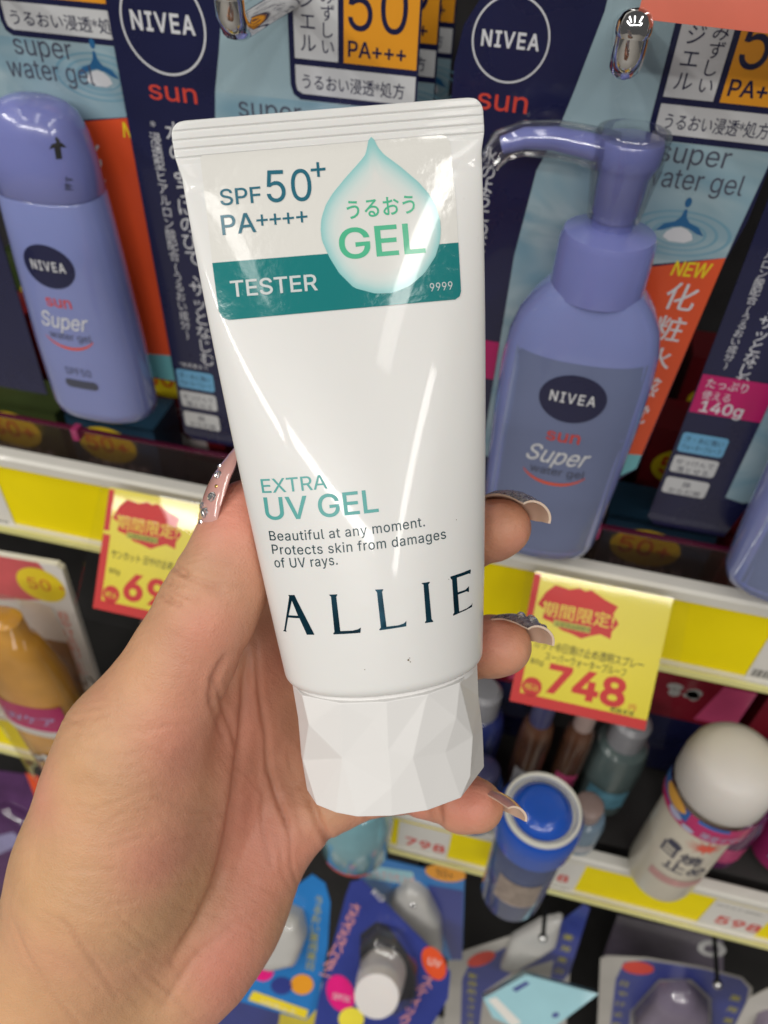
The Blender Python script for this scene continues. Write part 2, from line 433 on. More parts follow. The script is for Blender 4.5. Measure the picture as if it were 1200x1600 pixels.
cap = mesh_obj('cap', allv, ff, cap_white, tube)
bm = bmesh.new(); bm.from_mesh(cap.data); bmesh.ops.remove_doubles(bm, verts=bm.verts[:], dist=1e-6); bmesh.ops.recalc_face_normals(bm, faces=bm.faces[:]); bm.to_mesh(cap.data); bm.free()
bvm = cap.modifiers.new('bevel', 'BEVEL'); bvm.width = 0.00018; bvm.segments = 2; bvm.limit_method = 'ANGLE'; bvm.angle_limit = 0.03

# tester sticker: film, teal band, drop, lettering
ST = 2.0
stick = Art(tube_surf, 0.06, ST)
outline = [(313, 246), (316, 243), (688, 211), (697, 213), (703, 221), (712, 310), (720, 455), (718, 463), (711, 468), (358, 500), (348, 496), (342, 486), (332, 411)]
stick.poly(tpx(outline)); sticker = stick.build('tester_sticker', film_white, tube, 'clear white film sticker with a teal tester band')
Art(tube_surf, 0.13, ST).poly(tpx([(332, 411), (430, 403), (530, 395), (625, 387), (716, 379), (720, 455), (718, 463), (711, 468), (358, 500), (348, 496), (342, 486)])).build('band', teal, sticker)
drop = tpx([(580, 214), (584, 217), (590, 230), (599, 241), (626, 261), (653, 284), (669, 302), (680, 320), (687, 342), (688.5, 360), (687, 378), (680, 401), (663, 427), (640, 447), (613, 458), (587, 459), (553, 450), (530, 427), (515, 403), (503, 376), (501, 360), (502, 342), (509, 320), (520, 302), (540.5, 277), (558.5, 257), (570, 243.5), (573, 234), (575.5, 219)])
def resample(p, n):
    p = np.array(p + [p[0]]); s = np.r_[0, np.cumsum(np.hypot(*np.diff(p, axis=0).T))]; t = np.linspace(0, s[-1], n, endpoint=False)
    return np.stack([np.interp(t, s, p[:, 0]), np.interp(t, s, p[:, 1])], 1)
dr = resample(drop, 90); dc = np.array(tube_px(597, 362)); dv, dcl, df = [], [], []
LV = [(1.0, (0.30, 0.62, 0.62)), (0.95, (0.40, 0.68, 0.68)), (0.88, (0.56, 0.74, 0.73)), (0.78, (0.70, 0.78, 0.76)), (0.62, (0.78, 0.785, 0.76)), (0.35, (0.79, 0.79, 0.76)), (0.0, (0.79, 0.79, 0.76))]
for k, c in LV:
    for p in dr:
        q = dc + (p - dc) * k; dv.append(tube_surf(q[0], q[1], 0.19)); tipk = max(0.0, min(1.0, (q[1] - tube_px(580, 262)[1]) / 5))
        dcl.append(tuple(c[i] * (1 - tipk) + (0.30, 0.62, 0.62)[i] * tipk for i in range(3)))
for k in range(len(LV) - 1):
    for i in range(90): df.append((k * 90 + i, k * 90 + (i + 1) % 90, (k + 1) * 90 + (i + 1) % 90, (k + 1) * 90 + i))
mesh_obj('drop', dv, df, drop_mat, sticker, smooth=True, colors=dcl)
def line_text(art, s, p0, p1, capx, **kw):
    """a printed line whose baseline runs between two pixels; capx = height of its capitals in pixels"""
    a = np.array(tube_px(*p0)); b = np.array(tube_px(*p1)); d = b - a
    top_ = np.array(tube_px(p0[0] - capx * 0.02, p0[1] - capx)); art.text(s, a[0], a[1], float(np.hypot(*(top_ - a))), math.atan2(d[1], d[0]), width=float(np.hypot(*d)), **kw)
t1 = Art(tube_surf, 0.15, ST); line_text(t1, 'SPF', (345, 321), (409, 316), 24.5, bold=0.02)
line_text(t1, '50', (418, 316), (488, 313), 49, bold=0.008); line_text(t1, 'PA', (348, 367), (401, 362), 30, bold=0.02)
for cx, cy, s in ((497, 265, 11.5), (409.5, 344, 8.8), (430, 342.5, 8.8), (450.5, 341, 8.8), (471.5, 339, 8.8)):
    w_ = s * 0.19; t1.poly(tpx([(cx - s, cy - w_ + s * .08), (cx - w_, cy - w_ + s * .02), (cx - w_ - s * .08, cy - s), (cx + w_ - s * .08, cy - s), (cx + w_, cy - w_), (cx + s, cy - w_ - s * .08), (cx + s, cy + w_ - s * .08), (cx + w_, cy + w_), (cx + w_ + s * .08, cy + s), (cx - w_ + s * .08, cy + s), (cx - w_, cy + w_), (cx - s, cy + w_ + s * .08)]))
t1.build('lettering', teal_blue, sticker)
t2 = Art(tube_surf, 0.24, ST); line_text(t2, 'うるおう', (543, 341), (649, 331), 29, latin=False, bold=0.03); line_text(t2, 'GEL', (532, 405), (665, 394), 46, bold=0.025)
t2.build('lettering', green_print, sticker)
t3 = Art(tube_surf, 0.20, ST); line_text(t3, 'TESTER', (362, 464), (497, 453), 24.5, bold=0.022)
t3.build('lettering', silver_print, sticker); t3 = Art(tube_surf, 0.20, ST); line_text(t3, '9999', (672, 455.5), (707, 452), 12.5); t3.build('lettering', silver_print, sticker)
t4 = Art(tube_surf, 0.06, ST); line_text(t4, 'EXTRA', (410, 770), (512, 763), 21, bold=0.012); line_text(t4, 'UV GEL', (416, 811), (592, 799), 33, bold=0.022); t4.build('lettering', aqua_print, tube)
t5 = Art(tube_surf, 0.06, ST); line_text(t5, 'Beautiful at any moment.', (422, 844), (664, 822), 14.2, space=1.06, bold=0.008)
line_text(t5, 'Protects skin from damages', (426, 865), (697, 841), 14.2, space=1.06, bold=0.008); line_text(t5, 'of UV rays.', (430, 886), (528, 882), 14.2, space=1.06, bold=0.008); t5.build('lettering', ink_dark, tube)
z6 = lambda P_: tpx([(430 + x / 3.636, 880 + y / 3.636) for x, y in P_])
t6 = Art(tube_surf, 0.06, ST)
t6.poly(z6([(45, 384), (52, 378), (80, 190), (75, 180), (110, 180), (125, 212), (222, 402), (222, 406), (180, 406), (178, 400), (138, 312), (74, 308), (62, 378), (65, 390)]), [z6([(95, 212), (130, 298), (77, 295)])])
t6.poly(z6([(305, 178), (352, 176), (352, 182), (347, 190), (370, 385), (440, 382), (470, 375), (487, 365), (484, 395), (332, 404), (330, 398), (337, 390), (317, 190)]))
t6.poly(z6([(566, 150), (613, 147), (613, 152), (607, 162), (632, 360), (700, 352), (730, 342), (745, 328), (744, 358), (592, 381), (592, 375), (600, 365), (578, 165)]))
t6.poly(z6([(829, 113), (877, 105), (877, 110), (870, 120), (888, 318), (897, 328), (897, 333), (851, 340), (851, 333), (857, 325), (842, 122)]))
t6.poly(z6([(994, 76), (1108, 35), (1111, 40), (1107, 62), (1100, 58), (1031, 82), (1037, 165), (1080, 150), (1100, 130), (1100, 163), (1085, 160), (1038, 178), (1045, 275), (1090, 255), (1115, 235), (1120, 225), (1117, 248), (1010, 298), (1010, 290), (1016, 280), (1004, 95), (995, 85)]))
t6.build('lettering', foil_navy, tube, 'large wide-spaced dark blue foil capitals')
dirt = Art(tube_surf, 0.05)
for cx, cy, r in ((638, 1031, 1.6), (641, 1034, 1.0), (640, 1028, .8), (570, 1046, .8), (713, 812, .7), (701, 905, .6)): dirt.poly(tpx([(cx + r * math.cos(a) * (1 + .3 * math.sin(3 * a)), cy + r * math.sin(a)) for a in np.linspace(0, 6.28, 9)[:-1]]))
tag(dirt.build('dirt_speck', mat('brown_dirt', (0.22, 0.17, 0.10), rough=.7, var=.2), tube), kind='stuff')

# ------------------------------------------------------------------ the hand
def cp(px, py, z): return np.array([(px - 600) / F * z, (py - 800) / F * z, z])     # camera millimetres
CREASES = []
def hand_mesh():
    h = 0.7
    lo = np.array([-150.0, -16, 148]); hi = np.array([50.0, 196, 242]); n = np.ceil((hi - lo) / h).astype(int)
    gx, gy, gz = [lo[i] + h * np.arange(n[i]) for i in range(3)]
    BIG = 30.0
    def cone(field, p1, r1, p2, r2, k, flat=1.0):
        """smooth union of one tapered limb piece into the field (only near it)"""
        mr = max(r1, r2) + 3 * k + 4
        a = np.minimum(p1, p2) - mr; b = np.maximum(p1, p2) + mr
        i0 = np.clip(np.floor((a - lo) / h).astype(int), 0, n - 1); i1 = np.clip(np.ceil((b - lo) / h).astype(int) + 1, 1, n)
        if (i1 <= i0).any(): return
        sl = tuple(slice(i0[i], i1[i]) for i in range(3))
        X, Y, Z = np.meshgrid(gx[sl[0]], gy[sl[1]], gz[sl[2]], indexing='ij')
        d = p2 - p1; L2 = d @ d + 1e-9
        t = np.clip(((X - p1[0]) * d[0] + (Y - p1[1]) * d[1] + (Z - p1[2]) * d[2]) / L2, 0, 1)
        s = np.sqrt((X - p1[0] - t * d[0]) ** 2 + (Y - p1[1] - t * d[1]) ** 2 + (Z - p1[2] - t * d[2]) ** 2) - (r1 + (r2 - r1) * t)
        o = field[sl]; q = np.clip(0.5 + 0.5 * (o - s) / k, 0, 1)
        field[sl] = np.minimum(o, BIG) * (1 - q) + s * q - k * q * (1 - q)
    def new(): return np.full(n, BIG, np.float32)
    def chain(field, nodes, k):
        for (p, r), (q, s) in zip(nodes[:-1], nodes[1:]): cone(field, p, r, q, s, k)
    palm = new()
    C = cp
    # forearm and wrist, heel of the hand, the metacarpals, the ball of the thumb
    chain(palm, [(C(-190, 1880, 206), 25), (C(110, 1560, 203), 21)], 9)
    chain(palm, [(C(0, 1900, 209), 24), (C(205, 1560, 207), 19)], 9)
    chain(palm, [(C(205, 1560, 207), 19), (C(300, 1480, 207), 16.5), (C(352, 1418, 209), 14.5), (C(442, 1290, 215), 11.5)], 9)
    chain(palm, [(C(230, 1480, 211), 15), (C(450, 1180, 221), 11)], 8)
    chain(palm, [(C(215, 1440, 211), 15), (C(460, 1095, 219), 11)], 8)
    chain(palm, [(C(210, 1400, 209), 14), (C(475, 1005, 215), 10.5)], 8)
    chain(palm, [(C(110, 1500, 198), 22), (C(172, 1345, 190), 20.5), (C(203, 1222, 186), 18), (C(212, 1160, 182), 15.5)], 9)
    chain(palm, [(C(200, 1400, 200), 18), (C(290, 1230, 199), 14)], 9)
    chain(palm, [(C(300, 1170, 197), 10), (C(415, 1060, 212), 8)], 8)
    chain(palm, [(C(325, 1080, 198), 10), (C(385, 1000, 205), 9.5), (C(440, 930, 209), 8.5)], 8)
    # thumb
    thumb = new()
    chain(thumb, [(C(212, 1160, 182), 15.0), (C(252, 1090, 179), 12.6), (C(287, 1024, 177), 11.2), (C(318, 966, 175), 10.4), (C(332, 938, 175), 10.1), (C(356, 892, 175.5), 9.8), (C(378, 838, 176), 9.2), (C(388, 800, 177), 7.6)], 4)
    q = np.clip(0.5 + 0.5 * (palm - thumb) / 6, 0, 1); palm = palm * (1 - q) + thumb * q - 6 * q * (1 - q)
    fingers = new()
    FN = [
        [(C(475, 1005, 215), 10), (C(560, 945, 209), 8.6), (C(655, 882, 205), 8.0), (C(735, 842, 196), 7.3), (C(770, 829, 189), 7.2), (C(787, 824, 186), 6.6)],
        [(C(460, 1095, 219), 10), (C(560, 1065, 213), 8.8), (C(650, 1035, 209), 8.2), (C(735, 1014, 200), 7.4), (C(768, 1010, 193), 7.4), (C(786, 1010, 190), 7.0)],
        [(C(450, 1180, 221), 10), (C(550, 1150, 217), 8.6), (C(620, 1130, 216), 8.0), (C(680, 1118, 212), 7.2), (C(700, 1112, 209), 6.8)],
        [(C(442, 1285, 215), 10.5), (C(520, 1252, 213), 8.0), (C(600, 1229, 214), 7.0), (C(668, 1236, 207), 6.6), (C(722, 1254, 199), 7.1), (C(746, 1259, 196), 6.6)],
    ]
    for ch in FN:
        one = new(); chain(one, ch, 2.5); fingers = np.minimum(fingers, one)
    q = np.clip(0.5 + 0.5 * (palm - fingers) / 4.5, 0, 1); field = palm * (1 - q) + fingers * q - 4.5 * q * (1 - q)
    # flesh gives way where the tube presses into it
    X, Y, Z = np.meshgrid(gx, gy, gz, indexing='ij', sparse=True)
    D = [X - TT[0], Y - TT[1], Z - TT[2]]
    U, Vv, Wv = [sum(D[j] * RT[j, i] for j in range(3)).astype(np.float32) for i in range(3)]
    A = np.interp(Vv, _va, _aa).astype(np.float32); B = (0.55 + (B_END - 0.55) * np.clip((Vv - 7.6) / (V_END - 7.6), 0, 1) ** 0.9).astype(np.float32)
    m_ = Vv > V_END; A[m_] = CA + 0.9; B[m_] = CB + 0.9
    q_ = np.sqrt((U / A) ** 2 + (Wv / B) ** 2)
    ts = (q_ - 1) * np.sqrt(U ** 2 + Wv ** 2) / np.maximum(q_, 1e-3)
    ts = np.maximum(ts, Vv - V_CAP - 0.3)
    k = 1.2; a_ = -(ts - 0.15); q = np.clip(0.5 - 0.5 * (field - a_) / k, 0, 1); field = field * (1 - q) + a_ * q + k * q * (1 - q)
    # naive surface nets
    ins = field < 0
    c = [ins[i:n[0] - 1 + i, j:n[1] - 1 + j, l:n[2] - 1 + l] for i in (0, 1) for j in (0, 1) for l in (0, 1)]
    cnt = sum(x.astype(np.int8) for x in c); act = (cnt > 0) & (cnt < 8)
    idx = np.argwhere(act); ids = np.full(act.shape, -1, np.int64); ids[tuple(idx.T)] = np.arange(len(idx))
    acc = np.zeros((len(idx), 3)); num = np.zeros(len(idx))
    corners = [np.array([i, j, l]) for i in (0, 1) for j in (0, 1) for l in (0, 1)]
    for a in range(8):
        for b in range(a + 1, 8):
            if np.abs(corners[a] - corners[b]).sum() != 1: continue
            fa_ = field[tuple((idx + corners[a]).T)]; fb = field[tuple((idx + corners[b]).T)]
            x = (fa_ < 0) != (fb < 0); t = np.where(x, fa_ / np.where(x, fa_ - fb, 1), 0)
            p = corners[a] + t[:, None] * (corners[b] - corners[a]); acc += np.where(x[:, None], p, 0); num += x
    verts = lo + h * (idx + acc / num[:, None])
    faces = []
    for ax in range(3):
        o1, o2 = [(1, 2), (2, 0), (0, 1)][ax]
        s0 = [slice(None)] * 3; s1 = [slice(None)] * 3; s0[ax] = slice(0, -1); s1[ax] = slice(1, None)
        ch = ins[tuple(s0)] != ins[tuple(s1)]; e = np.argwhere(ch)
        e = e[(e[:, o1] > 0) & (e[:, o2] > 0) & (e[:, o1] < n[o1] - 1) & (e[:, o2] < n[o2] - 1)]
        d1 = np.eye(3, dtype=int)[o1]; d2 = np.eye(3, dtype=int)[o2]
        qd = np.stack([ids[tuple((e - d1 - d2).T)], ids[tuple((e - d2).T)], ids[tuple(e.T)], ids[tuple((e - d1).T)]], 1)
        fl = ~ins[tuple(e.T)]; qd[fl] = qd[fl][:, ::-1]; faces.append(qd)
    faces = np.concatenate(faces); faces = faces[(faces >= 0).all(1)]
    # smoothing by neighbour means
    ed = np.concatenate([faces[:, [0, 1]], faces[:, [1, 2]], faces[:, [2, 3]], faces[:, [3, 0]]]); ed = np.concatenate([ed, ed[:, ::-1]])
    deg = np.bincount(ed[:, 0], minlength=len(verts))[:, None]
    def mean(x): return np.stack([np.bincount(ed[:, 0], x[ed[:, 1], i], len(verts)) for i in range(x.shape[1])], 1) / np.maximum(deg, 1)
    for it in range(6): verts = verts + (0.5 if it % 2 == 0 else -0.45) * (mean(verts) - verts)
    def normals(v):
        nn = np.cross(v[faces[:, 2]] - v[faces[:, 0]], v[faces[:, 3]] - v[faces[:, 1]]); out = np.zeros_like(v)
        for i in range(4):
            for j in range(3): out[:, j] += np.bincount(faces[:, i], nn[:, j], len(v))
        return out / np.maximum(np.linalg.norm(out, axis=1, keepdims=True), 1e-9)
    N = normals(verts)
    if (N * (verts - verts.mean(0))).sum() < 0: faces = faces[:, ::-1]; N = -N
    # folds of the skin, traced where the photograph shows them (pixel paths laid on the surface)
    P = np.stack([verts[:, 0] / verts[:, 2] * F + 600, verts[:, 1] / verts[:, 2] * F + 800], 1)
    face_cam = (N * verts).sum(1) / np.linalg.norm(verts, axis=1) < 0.15
    disp = np.zeros(len(verts)); red = np.zeros(len(verts))
    for path, width, dep in FOLDS:
        path = np.array(path, float); best = np.full(len(verts), 1e9); tt = np.zeros(len(verts)); tot = len(path) - 1
        for s in range(tot):
            a, b = path[s], path[s + 1]; d = b - a; t = np.clip(((P - a) @ d) / (d @ d), 0, 1)
            ds = np.hypot(*(P - a - t[:, None] * d).T); m = ds < best; best[m] = ds[m]; tt[m] = (s + t[m]) / tot
        fade = np.clip(np.minimum(tt, 1 - tt) * 6 + 0.25, 0, 1)
        g = np.exp(-(best / width) ** 2) * face_cam * fade
        ridge = np.exp(-((best - 2.2 * width) / (1.3 * width)) ** 2) * face_cam * fade
        disp -= dep * g; disp += 0.22 * dep * ridge; red += np.exp(-(best / (2.0 * width)) ** 2) * face_cam * fade * min(1.0, dep * 1.6)
    verts = verts + N * disp[:, None]
    # colour of the skin itself: pinker fingertips, knuckle folds and palm, sallower wrist and thumb ball
    base = np.array([0.61, 0.33, 0.205]); pink = np.array([0.68, 0.28, 0.20]); sall = np.array([0.63, 0.365, 0.19]); fold = np.array([0.40, 0.165, 0.105])
    wp = np.zeros(len(verts)); ws = np.zeros(len(verts))
    for (x, y, z, r, a) in PINK: wp = np.maximum(wp, a * np.exp(-(((verts - cp(x, y, z)) ** 2).sum(1)) / r ** 2))
    for (x, y, z, r, a) in SALLOW: ws = np.maximum(ws, a * np.exp(-(((verts - cp(x, y, z)) ** 2).sum(1)) / r ** 2))
    rs = np.random.default_rng(5); blot = np.zeros(len(verts))
    for _ in range(14): blot += np.sin(verts @ rs.normal(0, 0.13, 3) + rs.uniform(0, 6.28))
    wp = np.clip(wp + 0.10 * blot, 0, 1); ws = np.clip(ws - 0.06 * blot, 0, 1)
    col = base + (pink - base) * wp[:, None]; col = col + (sall - col) * ws[:, None]; rd = np.clip(red, 0, 1)[:, None] * 0.20; col = col + (fold - col) * rd
    return verts, faces, col
FOLDS = [
    ([(388, 1020), (384, 1060), (383, 1100), (376, 1170), (366, 1250), (354, 1320), (338, 1380), (310, 1440), (270, 1500)], 7.0, 1.30),      # line round the thumb ball
    ([(352, 1025), (334, 1060), (330, 1085), (331, 1105)], 5.0, 0.90), ([(334, 1060), (345, 1095), (362, 1140), (368, 1165)], 4.0, 0.60), ([(332, 1100), (340, 1130), (352, 1160)], 3.5, 0.35),
    ([(400, 1000), (405, 1080), (417, 1150), (418, 1200), (440, 1260), (455, 1310)], 4.5, 0.60), ([(418, 1180), (430, 1240), (450, 1290)], 3.5, 0.40), ([(410, 1240), (412, 1300), (425, 1350)], 4.0, 0.30),
    ([(360, 1180), (410, 1240), (440, 1265)], 3.0, 0.12), ([(482, 1240), (497, 1282), (516, 1318)], 5.5, 1.10), ([(470, 1150), (478, 1200), (490, 1250)], 4.0, 0.40),
    ([(281, 893), (296, 903), (325, 913), (350, 918)], 4.0, 0.55), ([(260, 920), (285, 930), (320, 938)], 3.5, 0.40), ([(275, 908), (310, 920), (360, 930)], 4.0, 0.30), ([(255, 934), (285, 947)], 4.0, 0.50),
    ([(115, 1130), (170, 1140), (230, 1135)], 3.0, 0.11), ([(105, 1165), (180, 1180), (240, 1180)], 3.0, 0.10), ([(120, 1330), (180, 1322), (230, 1305)], 3.0, 0.12), ([(100, 1360), (150, 1355), (200, 1362)], 3.0, 0.11),
    ([(110, 1400), (170, 1395), (230, 1398)], 3.0, 0.12), ([(60, 1420), (110, 1450), (150, 1510), (185, 1560)], 3.6, 0.28), ([(20, 1440), (45, 1500), (90, 1560), (125, 1600)], 3.6, 0.28), ([(115, 1445), (160, 1450), (220, 1440)], 3.0, 0.11), ([(95, 1430), (125, 1470), (165, 1520)], 3.0, 0.15),
    ([(625, 1235), (632, 1262), (640, 1280)], 5.0, 0.50), ([(688, 1215), (684, 1250), (690, 1292)], 5.0, 0.60),
    ([(575, 1240), (570, 1262), (577, 1280)], 4.5, 0.60), ([(420, 1420), (370, 1440), (300, 1500), (250, 1580)], 5.0, 0.25), ([(140, 1270), (200, 1262), (260, 1240)], 3.0, 0.09),
    ([(272, 884), (284, 893), (292, 897)], 5, 0.7), ([(262, 908), (272, 913), (280, 917)], 4.5, 0.45), ([(248, 926), (260, 932), (268, 936)], 4.5, 0.45), ([(318, 868), (340, 876), (372, 880)], 3.2, 0.18), ([(330, 905), (356, 915), (385, 922)], 3.2, 0.2),
]
_r = random.Random(3)
for _ in range(80):                                     # faint lines across the ball of the thumb and the wrist
    x, y = _r.uniform(70, 300), _r.uniform(1090, 1560); l = _r.uniform(25, 80); sl = _r.uniform(-.35, .25) + (0.9 if y > 1420 else 0.0)
    FOLDS.append(([(x, y), (x + l * .5, y + l * .5 * sl + _r.uniform(-5, 5)), (x + l, y + l * sl)], 2.8, _r.uniform(.06, .16)))
for _ in range(16):
    x, y = _r.uniform(385, 470), _r.uniform(1080, 1330); l = _r.uniform(30, 90)
    FOLDS.append(([(x, y), (x + _r.uniform(-6, 14), y + l * .5), (x + _r.uniform(-5, 25), y + l)], 3, _r.uniform(.06, .16)))
PINK = [(785, 825, 180, 11, .9), (785, 1010, 184, 11, .9), (740, 1258, 190, 11, 1.0), (385, 810, 170, 12, .75), (430, 1100, 205, 26, .8), (310, 960, 166, 8, .5), (250, 1180, 168, 20, .45), (350, 1480, 192, 28, .6), (450, 1300, 200, 20, .4), (400, 1210, 203, 20, .5), (600, 1250, 205, 20, .5)]
SALLOW = [(60, 1400, 180, 30, .9), (120, 1200, 172, 20, .6), (200, 1000, 170, 16, .6), (250, 1320, 172, 14, .35), (60, 1560, 180, 32, .9)]
hv, hf, hc = hand_mesh()
skin = mat('skin', (0.6, 0.36, 0.24), rough=0.44, var=0.10, vscale=70, attr='tint', sss=0.22, spec=0.4)
def skin_detail(m):
    nt = m.node_tree; b = nt.nodes['Principled BSDF']; N = nt.nodes.new; L = nt.links.new
    b.inputs['Subsurface Scale'].default_value = 0.004
    tc = N('ShaderNodeTexCoord')
    vo = N('ShaderNodeTexVoronoi'); vo.inputs['Scale'].default_value = 1300; vo.feature = 'DISTANCE_TO_EDGE'
    n1 = N('ShaderNodeTexNoise'); n1.inputs['Scale'].default_value = 420; n1.inputs['Detail'].default_value = 5
    mp = N('ShaderNodeMapping'); mp.inputs['Rotation'].default_value = (0.3, 0.9, 0.5); mp.inputs['Scale'].default_value = (1, 3.2, 1)
    n2 = N('ShaderNodeTexNoise'); n2.inputs['Scale'].default_value = 130; n2.inputs['Detail'].default_value = 5
    L(tc.outputs['Object'], vo.inputs['Vector']); L(tc.outputs['Object'], n1.inputs['Vector']); L(tc.outputs['Object'], mp.inputs['Vector']); L(mp.outputs[0], n2.inputs['Vector'])
    a1 = N('ShaderNodeMath'); a1.operation = 'MULTIPLY_ADD'; a1.inputs[1].default_value = 0.5; L(vo.outputs['Distance'], a1.inputs[0]); L(n1.outputs['Fac'], a1.inputs[2])
    a2 = N('ShaderNodeMath'); a2.operation = 'MULTIPLY_ADD'; a2.inputs[1].default_value = 1.6; L(n2.outputs['Fac'], a2.inputs[0]); L(a1.outputs[0], a2.inputs[2])
    bn = N('ShaderNodeBump'); bn.inputs['Strength'].default_value = 0.42; bn.inputs['Distance'].default_value = 0.0005
    L(a2.outputs[0], bn.inputs['Height']); L(bn.outputs['Normal'], b.inputs['Normal'])
skin_detail(skin)
hand = thing('person', 'left hand with long jewelled nails gripping the white sunscreen tube', 'hand', CAM + R @ (cp(150, 1560, 205) * 0.001))
def c2w(v): return CAM + (np.asarray(v) @ R.T) * 0.001
hand_body = mesh_obj('hand', c2w(hv), hf, skin, hand, smooth=True, colors=hc)

# nails: thin arched shells, free edges beyond the fingertips
nail_pink = mat('nail_gel_pink', (0.66, 0.36, 0.32), rough=0.12, coat=0.8, var=0.05, sss=0.15)
nail_under = mat('nail_free_edge', (0.74, 0.56, 0.44), rough=0.3, var=0.06, sss=0.2)
silver_glitter = mat('nail_silver_glitter', (0.55, 0.53, 0.50), rough=0.28, metal=0.9, var=0.5, vscale=900, bump=0.6, bscale=1800)
crystal = mat('nail_crystal', (0.95, 0.95, 0.97), rough=0.05, metal=0.9, var=0.1)
gold = mat('nail_gold_stud', (0.85, 0.55, 0.15), rough=0.15, metal=1.0, var=0.0)
def nail(spine, normal, widths, arch, m, under=None, thick=0.55):
    """spine: camera-mm points from cuticle to free edge; arched across by `arch` mm; returns the surface function"""
    sp = np.array(spine); nrm = np.asarray(normal, float); nrm /= np.linalg.norm(nrm)
    ts = np.linspace(0, 1, 22); tk = np.linspace(0, 1, len(sp)); wd = np.interp(ts, np.linspace(0, 1, len(widths)), widths)
    def smooth_at(t):
        from_ = np.array([np.interp(np.clip(t + d, 0, 1), tk, sp[:, i]) for d in (-.12, 0, .12) for i in range(3)]).reshape(3, 3); return from_.mean(0)
    pts = np.array([smooth_at(t) for t in ts]); V = []
    nt_ = 13
    for i, t in enumerate(ts):
        d = pts[min(i + 1, 21)] - pts[max(i - 1, 0)]; d /= np.linalg.norm(d); nn = nrm - d * (nrm @ d); nn /= np.linalg.norm(nn); ac = np.cross(d, nn)
        for j in range(nt_):
            x = -1 + 2 * j / (nt_ - 1); V.append(pts[i] + ac * wd[i] * math.sin(x * 1.2) / math.sin(1.2) - nn * arch * (wd[i] / max(widths)) * x * x)
    V = np.array(V); nq = len(V)
    # inner face
    G = V.reshape(22, nt_, 3); dN = np.cross(np.gradient(G, axis=0), np.gradient(G, axis=1)); dN /= np.maximum(np.linalg.norm(dN, axis=2, keepdims=True), 1e-9)
    if (dN.reshape(-1, 3) @ nrm).mean() < 0: dN = -dN
    inner = (G - dN * thick).reshape(-1, 3)
    fo = [(i * nt_ + j, i * nt_ + j + 1, (i + 1) * nt_ + j + 1, (i + 1) * nt_ + j) for i in range(21) for j in range(nt_ - 1)]
    o = mesh_obj('nail', c2w(V), fo, m, hand_body, smooth=True)
    rim = list(range(nt_)) + [i * nt_ + nt_ - 1 for i in range(1, 22)] + [21 * nt_ + j for j in range(nt_ - 2, -1, -1)] + [i * nt_ for i in range(20, 0, -1)]
    fi = [tuple(reversed(f)) for f in fo]; b = nq
    edge = [(rim[k], rim[(k + 1) % len(rim)], b + rim[(k + 1) % len(rim)], b + rim[k]) for k in range(len(rim))]
    mesh_obj('nail_underside', np.concatenate([c2w(V * 1.0 - 0.02 * np.repeat(dN.reshape(-1, 3), 1, 0)), c2w(inner)]), [tuple(b + x for x in f) for f in fi] + edge, under or m, o, smooth=True, sharp=50)
    return o, G, dN
def stone(par, G, dN, i, j, r, m, tall=0.7, n=8):
    """a cut stone set on a nail"""
    p = G[i, j]; nn = dN[i, j]; t = np.cross(nn, [0.3, 0.8, 0.2]); t /= np.linalg.norm(t); s = np.cross(nn, t); rings = []
    for q_, (rr, hh) in enumerate(((1.0, -0.2), (1.0, 0.18), (0.80, 0.55), (0.42, tall + .05))):
        rings.append([c2w(p + r * (rr * (math.cos(a) * t + math.sin(a) * s) + hh * nn)) for a in np.linspace(0, 2 * math.pi, n, endpoint=False) + q_ * math.pi / n])
    v, f = loft(rings); return mesh_obj('stone', v, f, m, par)
tn, G, dN = nail([cp(308, 846, 172), cp(312, 806, 171.5), cp(324, 760, 171.5), cp(347, 722, 173), cp(370, 695, 175.5)], (-0.86, -0.14, -0.48), [4.4, 5.8, 5.8, 4.8, 1.4], 2.2, nail_pink)
for i, j, r, mm in ((13, 8, 1.0, crystal), (11, 9, 0.42, gold), (9, 9, 1.15, crystal), (6, 8, 1.2, crystal), (7, 6, .9, crystal), (4, 7, .7, crystal), (15, 6, .6, crystal)): stone(tn, G, dN, i, j, r, mm)
nn1, G, dN = nail([cp(764, 785, 194), cp(798, 773, 188), cp(830, 774, 181), cp(853, 790, 173)], (0.42, -0.78, 0.30), [4.6, 5.8, 5.8, 4.4], 3.4, silver_glitter, nail_under)
nn2, G, dN = nail([cp(768, 976, 198), cp(802, 964, 192), cp(834, 966, 185), cp(858, 984, 177)], (0.42, -0.78, 0.30), [4.6, 5.8, 5.8, 4.2], 3.4, silver_glitter, nail_under)
for i, j, r in ((13, 5, 1.3), (15, 7, 1.1), (11, 7, 1.1), (16, 4, .9), (9, 5, .9), (14, 9, .9), (17, 8, .8)): stone(nn2, G, dN, i, j, r, crystal)
nn3, G, dN = nail([cp(742, 1228, 202), cp(772, 1234, 198), cp(800, 1246, 192), cp(818, 1266, 185)], (0.50, -0.70, 0.30), [4.0, 5.0, 4.8, 3.2], 2.8, nail_pink, nail_under)

